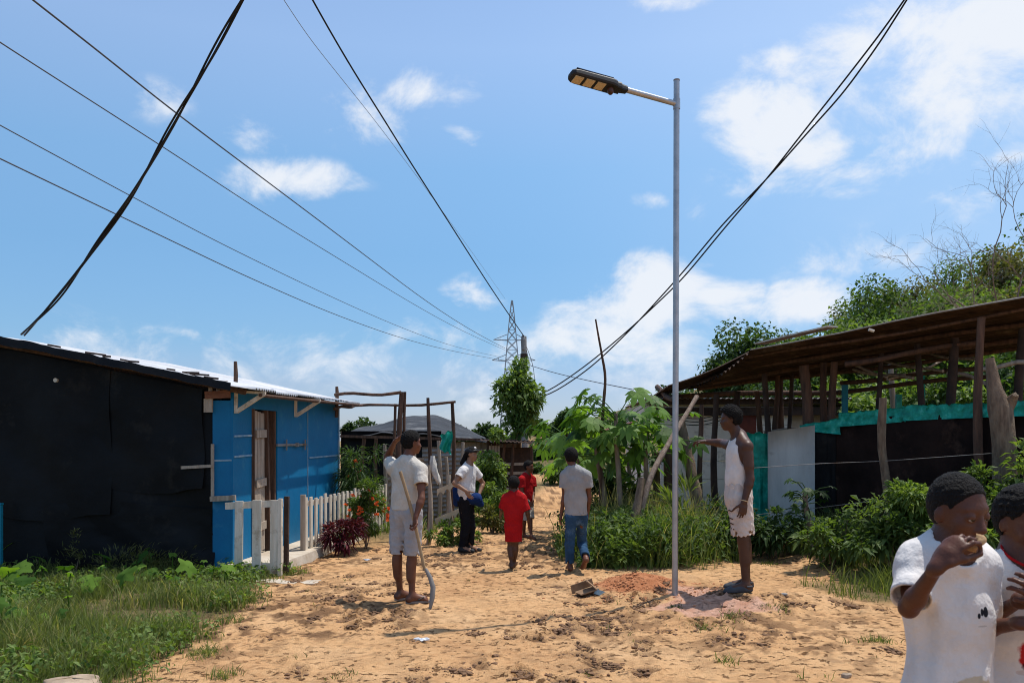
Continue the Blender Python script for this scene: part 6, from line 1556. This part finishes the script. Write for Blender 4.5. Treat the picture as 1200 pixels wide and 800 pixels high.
# ---- man in the white vest pointing past the lamp post
g = feet_at(869, 693); Y0 = g[1]; H_ = 1.76; s_ = H_ / 1.75
J = joints(Y0, hd=(855, 491, 0), nk=(867, 512, 0), pv=(865, 577, 0), sl=(875.5, 523, -.17), sr=(857, 522, .16), el=(879, 561, -.21), wl=(872, 588, -.24), er=(846, 519, .40), wr=(829, 517.5, .50), hl=(867.5, 584, -.09), hr=(864, 584, .08), kl=(871, 633, -.07), kr=(872.5, 632, .07))
stand(J, 'l', P(874, 694, Y0 - .07)[:2], None, (-1, -.12), s_); stand(J, 'r', P(875, 690, Y0 + .10)[:2], None, (-1, .1), s_)
man2, hp, B3, JJ = person('person in a white vest and torn white shorts pointing left beside the lamp post', g, J, (-1, .08), (-1, .0), H_, .222, 'skin_deep', .0075, .034, [
    dict(kind='vest', name='vest', mat='shirt_white', hem=CH - (572 - HY) / F * Y0, ease=.012, hemr=.158, neck=.075, neckdrop=.02), dict(kind='shorts', name='shorts', mat='shorts_white', len=.86, flare=.088, ease=.016, fray=3, waist=J['pv'][2] + .09)],
    hands=(dict(d=(-.15, -.05, -1), n=(0, 1, 0), t=(-1, 0, 0), curl=24), dict(d=(-.9, .35, .02), n=(0, -.2, -1), t=(-.3, -1, 0), curl=30)), face_pitch=-4)
for sd1 in 'lr':
    A, T = J['a' + sd1], J['t' + sd1]; d = unit((T - A) * (1, 1, 0)); fs = Field(np.minimum(A, T) - .14, np.maximum(A, T) + .14, .006); fs.put(cone(A - d * .03 - (0, 0, .045), T + d * .005 - (0, 0, .012), .040, .042, (0, 0, 1), .8), .02); fs.put(cone(A + d * .03 - (0, 0, .025), T - d * .04, .036, .038), .03)
    fs.clip((0, 0, A[2] - .072 * s_ + .002), (0, 0, -1)); fs.put(cone(A - d * .02 + (0, 0, .05), A - d * .02 - (0, 0, .03), .05, .037), .008, 's'); vv, qq = fs.mesh(); sh_ = link('clog', np_mesh('clog', vv - g, [qq], M['rubber_grey'], True), man2)
    mb = MB(); c = A - d * .01 - (0, 0, .015); t = np.linspace(-1.9, 1.9, 14); mb.tube([c - d * .048 * math.cos(x) + np.cross(d, (0, 0, 1.)) * .046 * math.sin(x) for x in t], .008, 6); mb.build('heel_strap', M['rubber_grey'], sh_, smooth=True)
w = J['wl']; dv = unit(J['wl'] - J['el']); mb = MB(); x_ = unit(np.cross(dv, (0, 1, 0))); y_ = np.cross(dv, x_); mb.tube([w - dv * .01 + (x_ * math.cos(t) + y_ * math.sin(t)) * .031 for t in np.linspace(0, 2 * np.pi, 18)], .0045, 6, cap=False); mb.build('bracelet', M['led'], man2)
# torn strips across the front of the near leg
mb = MB()
for i, (px, py, w_) in enumerate(((853, 597, 14), (853.5, 606, 8), (855, 612, 9), (856, 618, 6))):
    k = J['hl'] + (J['kl'] - J['hl']) * ((py - 584) / (633 - 584)); n = 9; t = np.linspace(-.75, .55, n)
    rr = (.119 - .004 * i); cen = np.array((k[0], k[1], CH - (py - HY) / F * Y0)); p = np.stack([cen + np.array((-math.cos(a), -math.sin(a), 0)) * rr + (0, 0, .004 * math.sin(a * 9)) for a in t])
    mb.grid(np.stack([p + (0, 0, .006), p - (0, 0, .006)], 1))
mb.build('shorts_tear', M['skin_deep'], man2)

# ---- two boys close to the camera
def mark_mat(name, basem, marks, cx, base):
    """cotton with printed marks: list of (px, py, rx, ry, Y, colour) turned into ellipses on the chest (local x, z)"""
    m = M[basem].copy(); m.name = name; nt = m.node_tree; N, L = nt.nodes, nt.links; B = N['Principled BSDF']
    src = B.inputs['Base Color'].links[0].from_socket; tc = N.new('ShaderNodeTexCoord'); sp = N.new('ShaderNodeSeparateXYZ'); L.new(tc.outputs['Object'], sp.inputs[0])
    nz = N.new('ShaderNodeTexNoise'); nz.inputs['Scale'].default_value = 45; nz.inputs['Detail'].default_value = 4; L.new(tc.outputs['Object'], nz.inputs['Vector'])

    def mt(op, a, b=None, cl=False):
        n = N.new('ShaderNodeMath'); n.operation = op; n.use_clamp = cl
        for i, v in enumerate((a, b)):
            if v is None: continue
            if isinstance(v, (int, float)): n.inputs[i].default_value = v
            else: L.new(v, n.inputs[i])
        return n.outputs[0]
    front = mt('LESS_THAN', sp.outputs[1], cx)
    for (px, py, rx, ry, Y, col, rough_) in marks:
        c = P(px, py, Y) - base; x = mt('MULTIPLY', mt('SUBTRACT', sp.outputs[0], float(c[0])), 1 / (rx * Y / F)); z = mt('MULTIPLY', mt('SUBTRACT', sp.outputs[2], float(c[2])), 1 / (ry * Y / F))
        r = mt('ADD', mt('SQRT', mt('ADD', mt('MULTIPLY', x, x), mt('MULTIPLY', z, z))), mt('MULTIPLY', mt('SUBTRACT', nz.outputs['Fac'], .5), rough_))
        k = mt('MULTIPLY', mt('MULTIPLY', mt('SUBTRACT', 1., r), 7., True), front); mx = N.new('ShaderNodeMixRGB'); L.new(k, mx.inputs[0]); L.new(src, mx.inputs[1]); mx.inputs[2].default_value = rgb(col); src = mx.outputs[0]
    L.new(src, B.inputs['Base Color']); return m


Y0 = 2.12; H_ = 1.44; s_ = H_ / 1.75
x0 = P(1105, 600, Y0)[0]; g = np.array((x0, Y0, gz(x0, Y0)))
J = joints(Y0, hd=(1123, 601, -.02), nk=(1112, 648, 0), pv=(1104, 880, 0), sl=(1147, 664, .05), sr=(1077, 660, .0), el=(1148, 736, .06), wl=(1196, 730, -.08), er=(1065, 712, -.10), wr=(1098, 664, -.20), hl=(1140, 905, .02), hr=(1080, 905, 0))
J['hl'] = J['pv'] + (.075, .01, -.05); J['hr'] = J['pv'] + (-.075, -.01, -.05)
for sd1, dx in (('l', .09), ('r', -.09)): stand(J, sd1, (x0 + dx, Y0 + .02), None, (.25, -1), s_); J['k' + sd1] = (J['h' + sd1] + J['a' + sd1]) / 2 + (0, -.02, 0)
lg = (.02, .02, .025)
mk = mark_mat('printed_white_cotton', 'shirt_white', [(1130.5, 715, 2.2, 3.4, Y0, lg, .5), (1134.5, 711, 2.0, 4.6, Y0, lg, .5), (1139.5, 711, 3.6, 6.0, Y0, lg, .6), (1135, 727, 7, 1.0, Y0, (.48, .45, .42), .9), (1120, 792, 26, 10, Y0, (.55, .45, .32), .9)], 0.05, g)
kid1, hp, B3, JJ = person('boy in a plain white t-shirt nearest the camera raising food to his mouth', g, J, (.22, -1), (.40, -.9), H_, .198, 'skin_shade', .0036, .0045, [
    dict(kind='shirt', name='t_shirt', mat=mk, hem=CH - (915 - HY) / F * Y0, sleeve=.80, ease=.021, hemr=.180, cuff=.052, res=.005, wr=.014, fine=.0015, neck=.07, neckdrop=.012, seed=4), dict(kind='shorts', name='shorts', mat='shorts_grey', len=.85, res=.008)],
    hands=(dict(d=(.9, -.35, .1), n=(0, .3, -1), t=(.1, -1, .4), curl=20), dict(d=(.62, .0, .78), n=(.62, .42, -.55), t=(.3, -.9, -.1), curl=38, spread=.16, pinch=1, s=.92)), eyes=True, build=.69, limb=.93, slim=.84, neck_r=.050, face_pitch=-8, knuckle=.0064)
hand_tip = J['wr'] + unit(np.array((.80, .05, .50))) * .105
mb = MB(); uu, ww = np.meshgrid(np.linspace(0, 2 * np.pi, 13), np.linspace(-1, 1, 7), indexing='ij'); c = P(1144, 636, Y0 - .19)
ph = np.arcsin(ww); mb.grid(np.stack([c[0] + .024 * np.cos(uu) * np.cos(ph), c[1] + .012 * np.sin(uu) * np.cos(ph), c[2] + .014 * np.sin(ph) + .008 * np.cos(uu)], -1)); single(mb, 'bread_piece', mat('bread', (.5, .33, .17), (.36, .2, .09), 60, .8, .3, 120), c, 'small tan piece of food between the fingers of the nearest boy', 'food', smooth=True)

Y0 = 2.26; H_ = 1.45; s_ = H_ / 1.75
x0 = P(1200, 600, Y0)[0]; g = np.array((x0, Y0, gz(x0, Y0)))
J = joints(Y0, hd=(1199, 613, 0), nk=(1197, 661, 0), pv=(1200, 880, 0), sl=(1236, 677, .03), sr=(1160, 677, .03), el=(1262, 765, -.02), wl=(1235, 715, -.2), er=(1152, 728, .02), wr=(1196, 703, -.14), hl=(1230, 905), hr=(1170, 905))
J['hl'] = J['pv'] + (.075, .01, -.05); J['hr'] = J['pv'] + (-.075, -.01, -.05)
for sd1, dx in (('l', .09), ('r', -.09)): stand(J, sd1, (x0 + dx, Y0 + .02), None, (.1, -1), s_); J['k' + sd1] = (J['h' + sd1] + J['a' + sd1]) / 2 + (0, -.02, 0)
rd, dk, wh = (.45, .02, .02), (.07, .012, .015), (.6, .5, .45)
mk2 = mark_mat('printed_white_cotton', 'shirt_white', [(1196, 696, 26, 9, Y0, (.16, .06, .07), 1.2), (1152, 688, 7, 9, Y0, (.25, .02, .03), .8), (1202, 757, 30, 24, Y0, rd, .5), (1206, 773, 26, 9, Y0, dk, .6), (1199, 752, 9, 9, Y0, (.55, .15, .05), .9), (1192, 780, 18, 3.5, Y0, wh, .9)], 0.02, g)
kid2, hp2, B32, JJ2 = person('boy with curly hair in a white t-shirt printed in red at the right edge', g, J, (.12, -1), (.25, -1), H_, .192, 'skin_shade', .0045, .012, [
    dict(kind='shirt', name='t_shirt', mat=mk2, hem=CH - (915 - HY) / F * Y0, sleeve=.6, ease=.021, hemr=.180, cuff=.056, res=.005, wr=.014, fine=.0015, neck=.072, neckdrop=.012, seed=6), dict(kind='shorts', name='shorts', mat='red_cotton', len=.85, res=.008)],
    hands=(dict(d=(-.7, -.2, .5), n=(0, 1, -.2), t=(0, 0, 1), curl=30), dict(d=(.9, -.2, .25), n=(.1, .9, -.3), t=(.2, 0, 1), curl=30)), eyes=True, build=.69, limb=.93, slim=.84, neck_r=.050, face_pitch=-10, knuckle=.0066)
mb = MB(); nk = J['nk']; t = np.linspace(0, 2 * np.pi, 26); fx = unit(np.array((.12, -1, 0))); sx = np.cross(fx, (0, 0, 1.))
mb.tube([nk + sx * .062 * math.cos(a) + fx * (.03 + .066 * math.sin(a)) + np.array((0, 0, .028 - .030 * math.sin(a))) for a in t], .0035, 6, cap=False); mb.build('collar_trim', M['red_cotton'], kid2, smooth=True)
